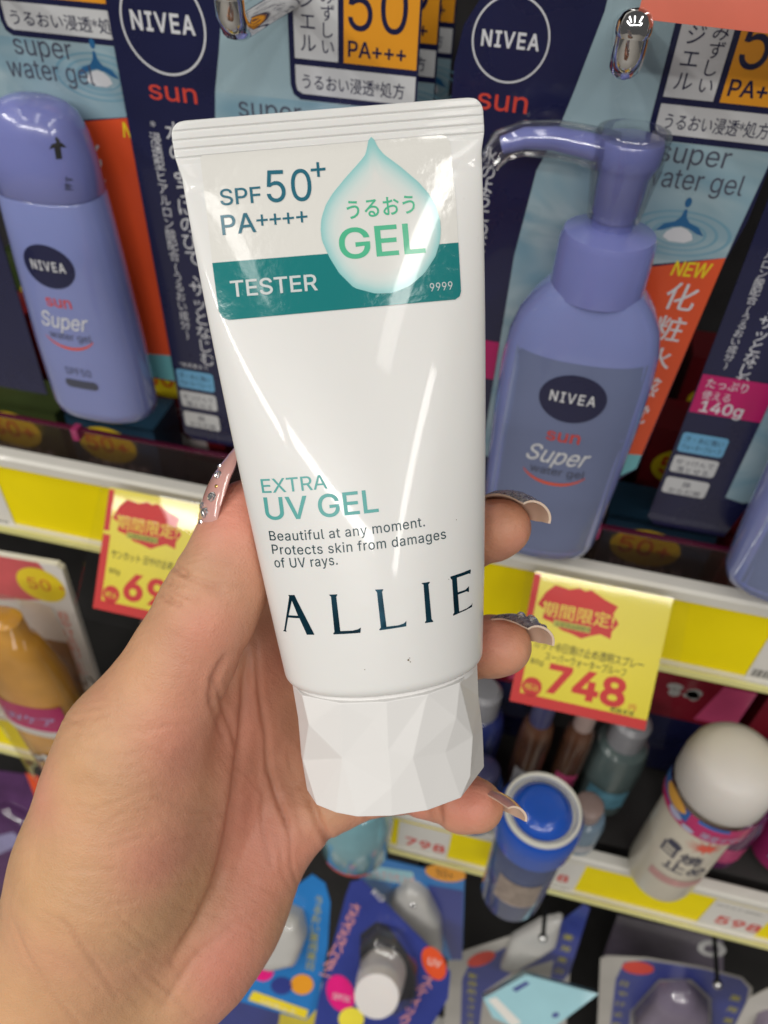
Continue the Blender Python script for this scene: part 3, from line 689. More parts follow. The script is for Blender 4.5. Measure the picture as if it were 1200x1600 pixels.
# ------------------------------------------------------------------ the shelf behind: structure
H0 = CAM[2]
def wz(z_mm): return H0 + z_mm * 0.001
black_panel = mat('dark_back_panel', (0.035, 0.033, 0.035), rough=0.6, var=0.2)
shelf_white = mat('shelf_white_enamel', (0.62, 0.60, 0.56), rough=0.4, var=0.05)
shelf_dark = mat('shelf_board_dark', (0.035, 0.033, 0.032), rough=0.5, var=0.15)
floor_m = mat('shop_floor_vinyl', (0.30, 0.28, 0.25), rough=0.4, var=0.1, vscale=3)
yellow = mat('rail_yellow_strip', (0.90, 0.73, 0.001), rough=0.55, var=0.03, spec=0.2)
rail_white = mat('rail_white_plastic', (0.66, 0.64, 0.58), rough=0.35, var=0.04, coat=0.2)
rail_lip = mat('rail_clear_yellow_lip', (0.78, 0.74, 0.30), rough=0.25, var=0.05, coat=0.4)
chrome = mat('chrome_hook', (0.72, 0.72, 0.73), rough=0.09, metal=1.0, var=0.08)
clear = clear_film('clear_plastic'); clear_pouch = clear_film('clear_pouch_plastic', rough=0.03, gloss=0.02, fres=0.4)
clear_pink = clear_film('clear_pink_acrylic', tint=(1, .93, .95))
paper = mat('white_paper', (0.70, 0.68, 0.64), rough=0.55, var=0.03)
red_ink = mat('red_ink', (0.62, 0.02, 0.018), rough=0.4, var=0.06)
black_ink = mat('black_ink', (0.02, 0.02, 0.02), rough=0.5, var=0.1)
white_ink = mat('white_ink', (0.66, 0.67, 0.70), rough=0.4, var=0.04)
yellow_ink = mat('yellow_ink', (0.80, 0.62, 0.02), rough=0.4, var=0.06)

def slabbox(name, x0, x1, y0, y1, z0, z1, m, parent=None, bevel=0.0): return box(name, (x0, y0, wz(z0)), (x1, y1, wz(z1)), m, parent, bevel)
tag(slabbox('back_wall', -1.2, 1.2, 0.56, 0.58, -1450, 450, black_panel), kind='structure')
tag(box('floor', (-2.5, -3.0, -0.02), (2.5, 0.56, 0.0), floor_m), kind='structure')

def make_shelf(label, yf, ztop, zboard, rail=True):
    s = thing('shop_shelf', label, 'shelf', (0, yf, wz(zboard)))
    slabbox('board', -1.0, 1.0, yf + 0.012, 0.558, zboard - 14, zboard, shelf_dark, s)
    if not rail:
        slabbox('front_edge', -1.0, 1.0, yf, yf + 0.0115, zboard - 34, zboard + 2, shelf_white, s, 0.002); return s
    x = 1.0
    prof = [(0.004, -62), (0.004, -1), (0.003, 0), (-0.003, -0.5), (-0.0045, -2), (-0.0045, -7.5), (-0.003, -8.6), (0.001, -8.8), (0.001, -57.5), (-0.003, -58), (-0.004, -60), (-0.003, -62)]
    v = [(sx, yf + a, wz(ztop + b)) for sx in (-x, x) for a, b in prof]; n = len(prof)
    f = [(i, (i + 1) % n, (i + 1) % n + n, i + n) for i in range(n)] + [tuple(range(n - 1, -1, -1)), tuple(range(n, 2 * n))]
    r = mesh_obj('price_rail', v, f, rail_white, s)
    bm = bmesh.new(); bm.from_mesh(r.data); bmesh.ops.recalc_face_normals(bm, faces=bm.faces[:]); bm.to_mesh(r.data); bm.free()
    slabbox('yellow_strip', -0.99, 0.99, yf - 0.0002, yf + 0.0008, ztop - 57.3, ztop - 9, yellow, s)
    slabbox('lower_lip', -0.99, 0.99, yf - 0.0052, yf - 0.0041, ztop - 62, ztop - 57, rail_lip, s, 0.0004)
    return s
shelf_a = make_shelf('shop shelf with a yellow price rail under the hanging lilac bottles', 0.264, -267, -330)
shelf_b = make_shelf('shop shelf with a yellow price rail carrying white slips below the red tags', 0.229, -487, -492)
shelf_t = make_shelf('unseen shelf board added above the hanging sunscreen cards for shade', 0.30, 60, 60, rail=False)  # out of view, added to keep ceiling light off the tier behind the cards
shelf_c = make_shelf('dark bottom shelf board under the blister packs', 0.20, -860, -860, rail=False)

def front(y): return Plane((0, y, H0), (1, 0, 0), (0, 0, 1))       # an upright face at depth y: a = X, b = height under the lens
# white slips in the rails
def price_slip(label, yf, quad, price, psize, at, extra=None, group=None):
    P = front(yf - 0.0008); q = P.pxs(quad)
    a0, a1 = (q[0][0] + q[3][0]) / 2, (q[1][0] + q[2][0]) / 2; b1, b0 = (q[0][1] + q[1][1]) / 2, (q[2][1] + q[3][1]) / 2
    t = thing('price_slip', label, 'price label', P((a0 + a1) / 2, b0), group)
    slab('paper', P, rrect(a0, b0, a1, b1), 0.3, paper, t)
    w = a1 - a0
    if price: Art(P, 0.08).text(price, a0 + w * at, b0 + (b1 - b0) * 0.36, psize, bold=0.05, align='C').build('price', red_ink, t)
    k = Art(P, 0.08); k.text('UVミルク SPF50+', a0 + 2, b1 - 8, 3.2, latin=False, width=w * 0.8) if extra else None
    if extra: k.build('product_name', black_ink, t); k = Art(P, 0.08)
    x = a0 + 2
    while x < a1 - 3:
        bw = random.choice((0.5, 0.8, 1.2)); k.rect(x, b0 + 3, x + bw, b0 + 9); x += bw + random.choice((0.6, 0.9))
    k.build('barcode', black_ink, t)
    return t
price_slip('white price slip reading 598 in red on the lower yellow rail', 0.229, [(1106, 1403), (1197, 1424), (1183, 1476), (1092, 1453)], '598', 11, 0.62, True)
price_slip('white price slip reading 798 in red beside the teal bottle', 0.229, [(628, 1285), (705, 1302), (696, 1352), (615, 1330)], '798', 11, 0.55)
price_slip('white price slip reading 8 in red behind the blue capped bottle', 0.229, [(862, 1340), (910, 1352), (898, 1400), (852, 1388)], '8', 10, 0.5)
price_slip('blank-edged white slip at the end of the upper rail by the gold pouch', 0.264, [(-60, 715), (9, 729), (6, 830), (-66, 812)], None, 10, 0.5)
price_slip('white slip on the upper rail right of the 748 tag', 0.264, [(1196, 962), (1300, 984), (1280, 1086), (1186, 1062)], None, 10, 0.5)

# clear fence along the upper rail
fence = thing('shelf_fence', 'clear pink-edged acrylic fence standing behind the upper yellow rail', 'fence', (0, 0.279, wz(-330)))
slabbox('panel', -0.8, 0.8, 0.2792, 0.2812, -328, -257.2, clear_pink, fence)
slabbox('edge', -0.8, 0.8, 0.2790, 0.2814, -257, -255.6, mat('pink_acrylic_edge', (0.09, 0.008, 0.03), rough=0.2, var=0.1), fence)
for x in (-0.226, 0.047): slabbox('clip', x - 0.002, x + 0.002, 0.2765, 0.2825, -262, -254.5, mat('pink_clip', (0.35, 0.04, 0.13), rough=0.2, var=0.05), fence, 0.0005)

# ------------------------------------------------------------------ red tags with clear pouches
POPO = (0, 0.2495, wz(-264)); pop_plane = Plane(POPO, (1, 0, 0), (0, 0.038, 0.048))
def price_tag(label, dx, price, line1, line2, digit_right):
    """a yellow and red tag in a clear pouch, leaning out from the rail; dx shifts the traced tag along the rail"""
    P = Plane(np.array(POPO) + [dx * 0.001, 0, 0], (1, 0, 0), (0, 0.038, 0.048)); Q = pop_plane
    x0, x1 = 21.5, 84.0; y1, y0 = 0.5, -62.5
    t = thing('price_tag', label, 'price tag', P((x0 + x1) / 2, 0), 'red and yellow price tags')
    slab('card', P, rrect(x0, y0, x1, y1), 0.4, yellow_tag, t)
    bd = Art(P, 0.06); bd.poly([(x0, y0), (x1, y0), (x1, y0 + 5), (x0 + 4, y0 + 5), (x0 + 4, y1 - 24), (x0, y1 - 24)]).rect(x0, y1 - 22, x0 + 3, y1 - 1)
    burst = Q.pxs([(853, 925), (868, 914), (890, 921), (906, 919), (915, 924), (924, 922), (947, 938), (966, 948), (958, 960), (967, 975), (956, 987), (954, 999), (938, 991), (922, 994), (908, 998), (894, 991), (876, 984), (862, 972), (848, 966), (850, 952), (840, 944)])
    bd.poly(burst); c = Q.px(831, 1073); bd.disc(c[0], c[1], 4.6); bd.build('red_print', red_ink, t)
    yw = Art(P, 0.14); a = Q.px(850, 952); b = Q.px(955, 972); ang = math.atan2(b[1] - a[1], b[0] - a[0]) * 0.3
    yw.text('期間限定!', a[0] - 1.0, a[1] - 2.2, 6.6, ang, latin=False, bold=0.012, width=33); 
    a = Q.px(866, 966); Art(P, 0.14).rect(a[0], a[1] - 3.6, a[0] + 17, a[1] - 0.6).build('small_notice', mat('tag_olive', (0.50, 0.50, 0.06), rough=.35, var=.05), t)
    c = Q.px(831, 1073); yw.text('税込', c[0], c[1] - 1.4, 3.0, latin=False, align='C'); yw.build('yellow_print', yellow_tag, t)
    bl = Art(P, 0.2); a = Q.px(866, 966); bl.text('お買得品期間中', a[0] + 1, a[1] - 3.2, 2.2, latin=False, width=16)
    a = Q.px(838, 1018); bl.text(line1, x0 + 6, -34.5, 4.4, latin=False, width=50)
    if line2: bl.text(line2, x0 + 12, -39.5, 4.0, latin=False, width=37)
    bl.text('80g', x0 + 6, -42.5, 2.4).text('税抜本体', x1 - 17, y0 + 5.6, 2.4, latin=False); bl.build('small_print', black_ink, t)
    rd = Art(P, 0.1); rd.text(price, x0 + 15, y0 + 8.5, 12.6, bold=0.07, width=36); rd.text('円', x1 - 9, y0 + 8, 3.2, latin=False); rd.build('price', red_ink, t)
    # the pouch: clear sheets in front and behind, an edge all round
    slab('clear_pouch', Plane(P(0, 2, 0.8), P.ua, np.array([0, math.sin(math.radians(47)), math.cos(math.radians(47))])), rrect(x0 - 4, y0 - 6, x1 + 7, y1 - 1), 0.35, clear_pouch, t)
    return t
yellow_tag = mat('tag_yellow', (0.80, 0.68, 0.03), rough=0.3, var=0.03, coat=0.3)
price_tag('yellow and red price tag reading 748 hung under the pump bottle', 0, '748', 'カット®日焼け止め透明スプレー', 'スーパーウォータープルーフ', True)
price_tag('yellow and red price tag reading 69 half behind the thumb', -214.5, '698', 'サンカット 日やけ止めエッセンス', None, True)

# ------------------------------------------------------------------ hanging sunscreen cards with lilac bottles
navy = mat('card_navy', (0.010, 0.012, 0.055), rough=0.28, coat=0.5, var=0.12)
sky_blue = mat('card_pale_blue', (0.31, 0.43, 0.48), rough=0.28, coat=0.5, var=0.03)
orange_red = mat('card_orange_red', (0.72, 0.085, 0.022), rough=0.3, coat=0.4, var=0.05)
amber = mat('card_amber', (0.80, 0.33, 0.02), rough=0.3, coat=0.4, var=0.04)
teal_tip = mat('card_teal', (0.16, 0.46, 0.50), rough=0.3, coat=0.4, var=0.05)
card_white = mat('card_off_white', (0.60, 0.61, 0.62), rough=0.3, coat=0.4, var=0.04)
sun_red = mat('card_sun_red', (0.62, 0.06, 0.04), rough=0.35, var=0.05)
magenta = mat('card_magenta', (0.50, 0.008, 0.13), rough=0.35, var=0.08, coat=0.3)
sticker_blue = mat('card_badge_blue', (0.16, 0.42, 0.66), rough=0.35, var=0.06)
lilac = mat('bottle_lilac', (0.22, 0.26, 0.54), rough=0.22, coat=0.9, var=0.03, sss=0.1)
lilac_cap = mat('bottle_cap_lilac', (0.20, 0.225, 0.53), rough=0.22, coat=0.6, var=0.03, sss=0.1)
lilac_label = mat('bottle_label_film', (0.15, 0.185, 0.33), rough=0.3, coat=0.5, var=0.08, vscale=25)
grey_print = mat('bottle_grey_print', (0.07, 0.075, 0.11), rough=0.4, var=0.1)
def water_picture():
    """printed picture of rippling water: rings of pale and deeper blue"""
    if 'card_water' in MATS: return MATS['card_water']
    m = mat('card_water', (0.36, 0.54, 0.62), rough=0.28, coat=0.5, var=0.03); nt = m.node_tree; N = nt.nodes.new; L = nt.links.new
    tc = N('ShaderNodeTexCoord'); mp = N('ShaderNodeMapping'); mp.inputs['Scale'].default_value = (1, 1, 2.4)
    w = N('ShaderNodeTexNoise'); w.inputs['Scale'].default_value = 14; w.inputs['Detail'].default_value = 2; w.inputs['Distortion'].default_value = 2.0
    r = N('ShaderNodeValToRGB'); e = r.color_ramp.elements; e[0].position = 0.30; e[0].color = (0.20, 0.35, 0.44, 1); e[1].position = 0.72; e[1].color = (0.42, 0.53, 0.57, 1)
    k = r.color_ramp.elements.new(0.5); k.color = (0.30, 0.43, 0.49, 1)
    L(tc.outputs['Object'], mp.inputs[0]); L(mp.outputs[0], w.inputs['Vector']); L(w.outputs['Fac'], r.inputs[0]); L(r.outputs[0], nt.nodes['Principled BSDF'].inputs['Base Color'])
    return m
ripple_blue = mat('card_ripple_blue', (0.17, 0.34, 0.44), rough=0.28, coat=0.5, var=0.05)
splash_blue = mat('card_splash_blue', (0.02, 0.12, 0.28), rough=0.3, coat=0.4, var=0.2)

def oval_surface(xc, yc, prof, e=2.2):
    """front face of an oval bottle; prof [(b_mm, half width, half depth)]"""
    pb = np.array([p[0] for p in prof]); o = np.argsort(pb); pb = pb[o]; pa = np.array([p[1] for p in prof])[o]; pd = np.array([p[2] for p in prof])[o]
    def s(a, b, lift=0.0):
        A = np.interp(b, pb, pa); D = np.interp(b, pb, pd); x = np.clip(a / A, -.995, .995)
        return np.array([xc + a * 0.001, yc - (D * (1 - abs(x) ** e) ** (1 / e) + lift) * 0.001, wz(b)])
    return s
def oval_body(name, xc, yc, prof, m, parent, e=2.2, n=56):
    rings = [[(xc + p * 0.001, yc + q * 0.001, wz(b)) for p, q in superellipse(A, D, e, n)] for b, A, D in prof]
    v, f = loft(rings); o = mesh_obj(name, v, f, m, parent, smooth=True, sharp=50)
    bm = bmesh.new(); bm.from_mesh(o.data); bmesh.ops.recalc_face_normals(bm, faces=bm.faces[:]); bm.to_mesh(o.data); bm.free(); return o
def bottle_print(surf, owner, zc, s=1.0, spf=True, dx=0.0):
    """badge, sun, super water gel, arc"""
    W = lambda lift: Art(surf, lift, 4.0)
    W(0.15).disc(dx, zc, 12.5 * s, 10.5 * s).build('badge', navy, owner)
    W(0.3).text('NIVEA', dx, zc - 1.6, 4.4 * s, bold=0.03, space=1.2, align='C', width=17 * s).build('lettering', white_ink, owner)
    W(0.15).text('sun', dx, zc - 20 * s, 5.6 * s, bold=0.02, align='C', width=13 * s).build('lettering', sun_red, owner)
    W(0.15).text('Super', dx, zc - 31.5 * s, 8.2 * s, bold=0.012, shear=0.35, align='C', width=25 * s).build('lettering', white_ink, owner)
    W(0.15).text('water gel', dx + 1, zc - 37.5 * s, 4.0 * s, align='C', width=22 * s).build('lettering', grey_print, owner)
    arc = [(dx + 14 * s * math.sin(t), zc - 33 * s - 10.0 * s * math.cos(t)) for t in np.linspace(-1.15, 1.15, 24)] + [(dx + 14 * s * math.sin(t), zc - 33 * s - 8.6 * s * math.cos(t)) for t in np.linspace(1.05, -1.05, 24)]
    W(0.15).poly(arc).build('arc', orange_red, owner)
    if spf:
        W(0.15).text('SPF50', dx, zc - 58 * s, 4.2 * s, align='C', width=14 * s).rect(dx - 9 * s, zc - 66 * s, dx + 9 * s, zc - 61 * s, 2).build('lettering', grey_print, owner)
def flask(pk, xc, yc, deg=0.0):
    """flat lilac bottle with a domed cap"""
    prof = [(-229.5, 15, 9), (-229, 21, 12.5), (-227, 24, 14.5), (-222, 25, 15.2), (-190, 24.8, 15.6), (-150, 23.0, 15.4), (-124.0, 21.4, 15.0), (-123.4, 21.0, 14.6)]
    b = oval_body('bottle', xc, yc, prof, lilac, pk, 2.5)
    cp_ = [(-123.2, 21.1, 14.7), (-122.8, 21.5, 15.0), (-110, 20.6, 14.6), (-101, 19.2, 13.8), (-95, 16.8, 12.2), (-91.5, 13, 9.6), (-89.6, 8, 6), (-89, 3, 2)]
    c = oval_body('cap', xc, yc, cp_, lilac_cap, b, 2.4)
    bottle_print(oval_surface(xc, yc, prof, 2.5), b, -149, 0.9, dx=0.0)
    s = oval_surface(xc, yc, cp_, 2.4); ar = Art(s, 0.15, 3.0)
    ar.poly([(14.5, -99), (17, -103), (15.4, -102.6), (15.4, -106.5), (13.6, -106.5), (13.6, -102.6), (12, -103)]).text('押す', 16.5, -118, 2.4, 1.4, latin=False).build('push_mark', black_ink, c)
    return b
def pump(pk, xc, yc):
    """lilac pump bottle with a spout and a clear guard over the head"""
    prof = [(-258, 14, 9), (-257.5, 22, 13), (-255, 25, 15.5), (-250, 26.3, 16.6), (-215, 28, 17.6), (-185, 29, 18), (-162, 29, 18), (-150, 28, 17.6), (-141, 25.5, 16.8), (-134, 21.5, 15.6), (-129, 17.5, 14.6), (-127, 15, 13.8)]
    b = oval_body('bottle', xc, yc, prof, lilac, pk, 2.35)
    S = oval_surface(xc, yc, prof, 2.35)
    Art(S, 0.08, 3.0).rect(-24, -253, 24, -151).build('label_film', lilac_label, b)
    bottle_print(lambda a, b_, l=0.0: S(a, b_, l + 0.15), b, -166, 1.0, spf=False)
    ctr = (xc, yc, 0)
    def L_(name, pr, m, par): return lathe(name, [(r * 0.001, wz(z)) for r, z in pr], ctr, m, par)
    L_('collar', [(15.5, -131), (16.6, -130), (16.4, -111.5), (15.4, -109), (10, -107.5), (8.2, -107)], lilac_cap, b)
    hd = L_('pump_head', [(7.0, -109), (7.0, -103), (7.7, -102), (8.2, -90), (9.6, -87.5), (10.4, -85.5), (10.4, -80.5), (9.8, -79.2), (4, -78.6)], lilac_cap, b)
    pts = [(xc - 0.005, yc, wz(-84)), (xc - 0.014, yc - 0.0005, wz(-82.5)), (xc - 0.024, yc - 0.001, wz(-81.5)), (xc - 0.033, yc - 0.0015, wz(-82.2)), (xc - 0.040, yc - 0.002, wz(-85))]
    v, f = tube_path(pts, [0.0042, 0.0040, 0.0037, 0.0034, 0.0028], 14); mesh_obj('spout', v, f, lilac_cap, hd, smooth=True, sharp=60)
    v, f = tube_path([np.array(p) + [0, -0.0005, 0] for p in pts] + [np.array(pts[-1]) + [-.004, -.0005, -.006]], [0.0064, 0.0060, 0.0056, 0.0054, 0.0052, 0.004], 16); mesh_obj('clear_guard', v, f, clear, hd, smooth=True, sharp=60)
    L_('clear_guard', [(8.8, -104), (9.2, -101), (11.2, -88), (11.8, -78), (11.2, -76.8), (2, -76.4)], clear, hd)
    return b
HOOKS = []
def package(x0, yc, kind, label, group='hanging sunscreen cards', bottle=True, badges=True, wid=112.0, dz=0.0):
    P = Plane((x0 * 0.001, yc, H0 + dz * 0.001), (1, 0, 0), (0, 0, 1))
    pk = thing('sunscreen_package', label, 'sunscreen', P(55, -253), group)
    small = kind == 'flask'
    out = [(0, -30), (wid, -30), (wid, -222), (wid - 8, -230), (64, -230), (60, -150), (54, -140), (42, -138), (37, -144), (34, -253), (4, -253), (0, -249)] if small else \
          [(0, -68), (2, -57), (8, -47), (20, -30), (110, -30), (107, -108), (104, -125), (99, -222), (92, -231), (40, -231), (36, -253), (4, -253), (0, -249)]
    card = slab('card', P, out, 0.5, navy, pk)
    re = (lambda b: wid - 0.4) if small else (lambda b: float(np.interp(-b, [30, 108, 125, 222], [109.6, 106.6, 103.6, 98.6])))
    ozt = -107 if small else -121
    Art(P, 0.08).poly([(46, -30.4), (re(-30), -30.4), (re(-85), -85), (37.5, -85), (40.5, -72), (45, -50)]).build('pale_panel', sky_blue, card)
    Art(P, 0.08).poly([(37.5, -85), (re(-85), -85), (re(ozt), ozt), (80, ozt - 6), (70, ozt - 24), (66, -229.5), (64.5, -229.5), (61, -151), (55, -141), (46, -120), (36, -97)] if small else [(37.5, -85), (re(-85), -85), (re(ozt), ozt), (80, ozt - 6), (60, ozt - 24), (50, -229.5), (40.5, -229.5), (37, -231), (29, -229.5), (29.5, -131), (32.5, -99)]).build('water_panel', water_picture(), card)
    Art(P, 0.12).poly([(re(ozt), ozt), (re(-214), -214), (68 if small else 60, -219), (66 if small else 50, ozt - 30), (80, ozt - 7)]).build('orange_panel', orange_red, card)
    Art(P, 0.12).poly([(re(-214), -214), (re(-222), -222), (re(-222) - 7.5, -229.5), (68 if small else 58, -229.5), (68 if small else 59.8, -219)]).build('teal_panel', teal_tip, card)
    # framed notice: white cells, amber sun factor
    Art(P, 0.16).poly([(66.5, -30.4), (re(-30), -30.4), (re(-84.5), -84.5), (70, -84.5), (67.5, -83), (66.5, -80)]).build('frame', navy, card)
    k = Art(P, 0.22); k.rect(68.5, -71.5, 84, -30.6).poly([(68.5, -73.5), (re(-73.5) - .3, -73.5), (re(-82.5) - .3, -82.5), (71, -82.5), (69, -81.5), (68.5, -79.5)]); k.build('white_cell', card_white, card)
    Art(P, 0.22).poly([(86, -30.6), (re(-30) - .3, -30.6), (re(-71.5) - .3, -71.5), (86, -71.5)]).build('amber_cell', amber, card)
    t = Art(P, 0.3); t.text('50', 97.5, -61.5, 14.5, align='C', width=20).text('PA+++', 97.5, -69.3, 4.6, bold=0.03, align='C', width=20).text('SPF', 97.5, -44, 5, bold=0.03, align='C')
    t.column('みずみずしい', 80.5, -40, 4.6, 4.9).column('日やけジエル', 73.5, -31.5, 5.4, 6.4)
    t.text('うるおい浸透*処方', 71, -80.4, 4.6, latin=False, bold=0.008, width=re(-80) - 75); t.build('lettering', navy, card)
    g = Art(P, 0.2); sx, sb = (66, -80 - 14) if small else (71, -90)
    if small: g.text('super', 46, -92.5, 6.8, width=24).text('water gel', 47, -100.5, 6.8, width=36) if x0 > -200 else g.text('super', 69, -90.5, 6.8, width=24).text('water gel', 64, -98.5, 6.8, width=36)
    else: g.text('super', 72, -91, 6.6, width=23).text('water gel', 69, -99.2, 6.6, width=33)
    g.build('lettering', grey_print, card)
    # drop and crown of water
    dx_, dz_ = (102, -92) if small else (86, -111)
    for q, (ra, rb) in enumerate(((9.5, 4.4), (13.5, 6.2), (18, 8.2))): Art(P, 0.13 + 0.01 * q).disc(dx_, dz_ - 3.5, ra, rb, hole=0.9 + 0.015 * q, n=48).build('ripple', ripple_blue, card)
    s = Art(P, 0.17); s.disc(dx_, dz_ + 7.6, 1.1, 1.7); s.poly([(dx_ + x, dz_ + y) for x, y in ((-8.5, -3.4), (-6, -0.6), (-2.6, 0.6), (-1, 2.4), (-0.45, 5.2), (0.45, 5.2), (1, 2.4), (2.6, 0.6), (6, -0.6), (8.5, -3.4), (6, -2.9), (3, -1.4), (0, -0.7), (-3, -1.4), (-6, -2.9))]); s.build('splash', splash_blue, card)
    Art(P, 0.18).poly([(dx_ + x, dz_ + y) for x, y in ((-5.2, -5.2), (-4.4, -3.2), (-2.4, -1.7), (0, -1.1), (2.4, -1.7), (4.4, -3.2), (5.2, -5.2), (2.6, -6.6), (-2.6, -6.6))]).build('foam', white_ink, card)
    # navy panel
    cx, cz = (20.5, -65.5) if small else (17.5, -60)
    rr_ = 16 if small else 12.5
    t = Art(P, 0.12); t.disc(cx, cz, rr_, hole=0.955, n=64).text('NIVEA', cx, cz - 2.2, 5.6 * rr_ / 16, bold=0.045, space=1.15, align='C', width=rr_ * 1.5); t.build('emblem', white_ink, card); t = Art(P, 0.12)
    t.column('水のようにのびて、サッとなじむ', 19 if small else 15.5, -97 if small else -93, 6.9 if small else 5.4, 7.2 if small else 5.25, bold=0.008); t.build('lettering', white_ink, card); t = Art(P, 0.12)
    t.column('*浸透型ヒアルロン酸配合(うるおい成分)', 10.5 if small else 7.5, -97 if small else -95, 4.4 if small else 3.3, 4.75 if small else 3.5); t.build('lettering', white_ink, card); t = Art(P, 0.12); t.text('*角質層まで', 4, -208, 2.4, latin=False); t.build('lettering', white_ink, card)
    Art(P, 0.12).text('sun', cx, cz - rr_ - 8.5, 6.4, bold=0.012, align='C', width=19 if small else 17).build('lettering', sun_red, card)
    if not small:
        Art(P, 0.14).rect(0.4, -187.5, 29, -169).build('offer_panel', magenta, card)
        Art(P, 0.2).text('たっぷり', 3, -174.5, 4.4, latin=False, bold=0.006, width=16).text('使える', 3, -180, 4.0, latin=False, width=11).text('140g', 4, -186.4, 5.2, bold=0.03, width=17).build('lettering', white_ink, card)
    z0 = -197 if not small else -209
    if not badges: z0 = None
    if z0 is not None:
        Art(P, 0.14).rect(1.5, z0 - 11.5, 20.5, z0 - 1, 1.5).build('badge', sticker_blue, card)
        k = Art(P, 0.14)
        for q in (1, 2): k.rect(1.5, z0 - 11.5 - 12.5 * q + (1 if q else 0), 20.5, z0 - 1 - 12.5 * q, 1.5)
        k.build('badge', card_white, card)
        k = Art(P, 0.2)
        for q, tx in enumerate((('汗・水に強い', 'ウォータープルーフ'), ('せっけんで', '落とせる'), ('顔', 'からだ用'))):
            for r_, u in enumerate(tx): k.text(u, 11, z0 - 5.6 - 4.2 * r_ - 12.5 * q, 3.0, latin=False, align='C', width=min(16, 3.4 * len(u)))
        k.build('small_print', navy, card)
    n_ = Art(P, 0.2).text('NEW', re(-130) - (16 if not small else 13), ozt - 9, 5.4, 0.05, bold=0.03, shear=0.25, width=14); n_.build('lettering', yellow_ink, card)
    n_ = Art(P, 0.2)
    for q, ch in enumerate('化粧水感覚'): n_.text(ch, re(-140) - (9 if not small else 30) - q * 0.7, ozt - 21.5 - q * 13.5, 10.5 - 0.4 * q, latin=False, bold=0.012, shear=0.1, align='C')
    for q, ch in enumerate('のUVジェル'): n_.text(ch, re(-200) - (9 if not small else 30) - q * 0.5, ozt - 82 - q * 5.6, 4.6, latin=False, align='C')
    n_.build('lettering', white_ink, card)
    # punched hole tab and bottle
    if bottle: (flask(pk, x0 * 0.001 + 0.0815, yc - 0.0168) if small else pump(pk, x0 * 0.001 + 0.061, yc - 0.0195))
    return pk
def hook(x, z, ytip, upturn, label, group, yback=0.555, r=0.0024, ball=None, dark=False):
    t = thing('display_hook', label, 'hook', (x, yback, wz(z)), group)
    pts = [(x, yback, wz(z)), (x, (yback + ytip) / 2, wz(z) + 0.0004), (x, ytip + 0.006, wz(z))]
    if upturn: pts += [(x, ytip + 0.002, wz(z + 1)), (x, ytip, wz(z + 4)), (x, ytip - 0.0002, wz(z + upturn))]
    else: pts += [(x, ytip, wz(z))]
    v, f = tube_path(pts, [r] * len(pts), 14); rod = mesh_obj('rod', v, f, chrome_dark if dark else chrome, t, smooth=True, sharp=70)
    e = pts[-1]; prof = [(0.0001, -1.0), (0.6, -.8), (0.95, -.3), (1.0, 0.0), (0.95, .35), (0.75, .72), (0.45, .92), (0.02, 1.0)]
    rb = ball or r * 1.25
    lathe('tip', [(max(a, .02) * rb, b * rb) for a, b in prof], e, chrome, t, n=20, sharp=80)
    return t
chrome_dark = mat('dark_steel_rod', (0.10, 0.10, 0.10), rough=0.25, metal=0.9, var=0.1)
package(-278, 0.2875, 'flask', 'sunscreen card whose flat lilac bottle hangs uncovered beside the navy panel', badges=False, wid=121, dz=10)
package(-166, 0.285, 'flask', 'sunscreen card with navy badge panel hanging directly behind the tube')
package(-166, 0.322, 'flask', 'second sunscreen card on the hook behind the tube', )
package(-166, 0.359, 'flask', 'third sunscreen card on the hook behind the tube')
package(-42, 0.285, 'pump', 'sunscreen card carrying the lilac pump bottle with clear guarded spout')
package(69, 0.285, 'pump', 'sunscreen card with magenta 140g offer panel next to the orange wedge')
for x, z, lb in ((0.0105, -53, 'chrome hook with upturned tip above the pump bottle'), (-0.098, -53, 'chrome hook with upturned tip above the tube'), (0.118, -53, 'chrome hook carrying the 140g offer card'), (-0.213, -53, 'chrome hook carrying the uncovered flat bottle')):
    hook(x, z, 0.233, 9, lb, 'chrome card hooks', r=0.0042, ball=0.0046)
# orange notice clipped on a hook
P = Plane((0.0, 0.2405, wz(-48.5)), (1, 0, -0.02), (0, 0.25, 1)); nt_ = thing('hook_notice', 'orange notice in a clear sleeve behind the upturned hook tip', 'sign', P(40, -1), None)
slab('card', P, [(11, 5.5), (100, 5.5), (100, 40), (11, 40)], 0.5, mat('notice_orange', (0.78, 0.16, 0.09), rough=0.25, coat=0.6, var=0.12, vscale=30), nt_)
slab('clear_sleeve', Plane(P(0, 0, 0.9), P.ua, P.ub), [(4, -1.5), (106, -1.5), (106, 44), (4, 44)], 0.3, clear_pouch, nt_)
Art(P, 0.1).text('人気', 50, 18, 16, latin=False, bold=0.02).build('lettering', yellow_ink, nt_)

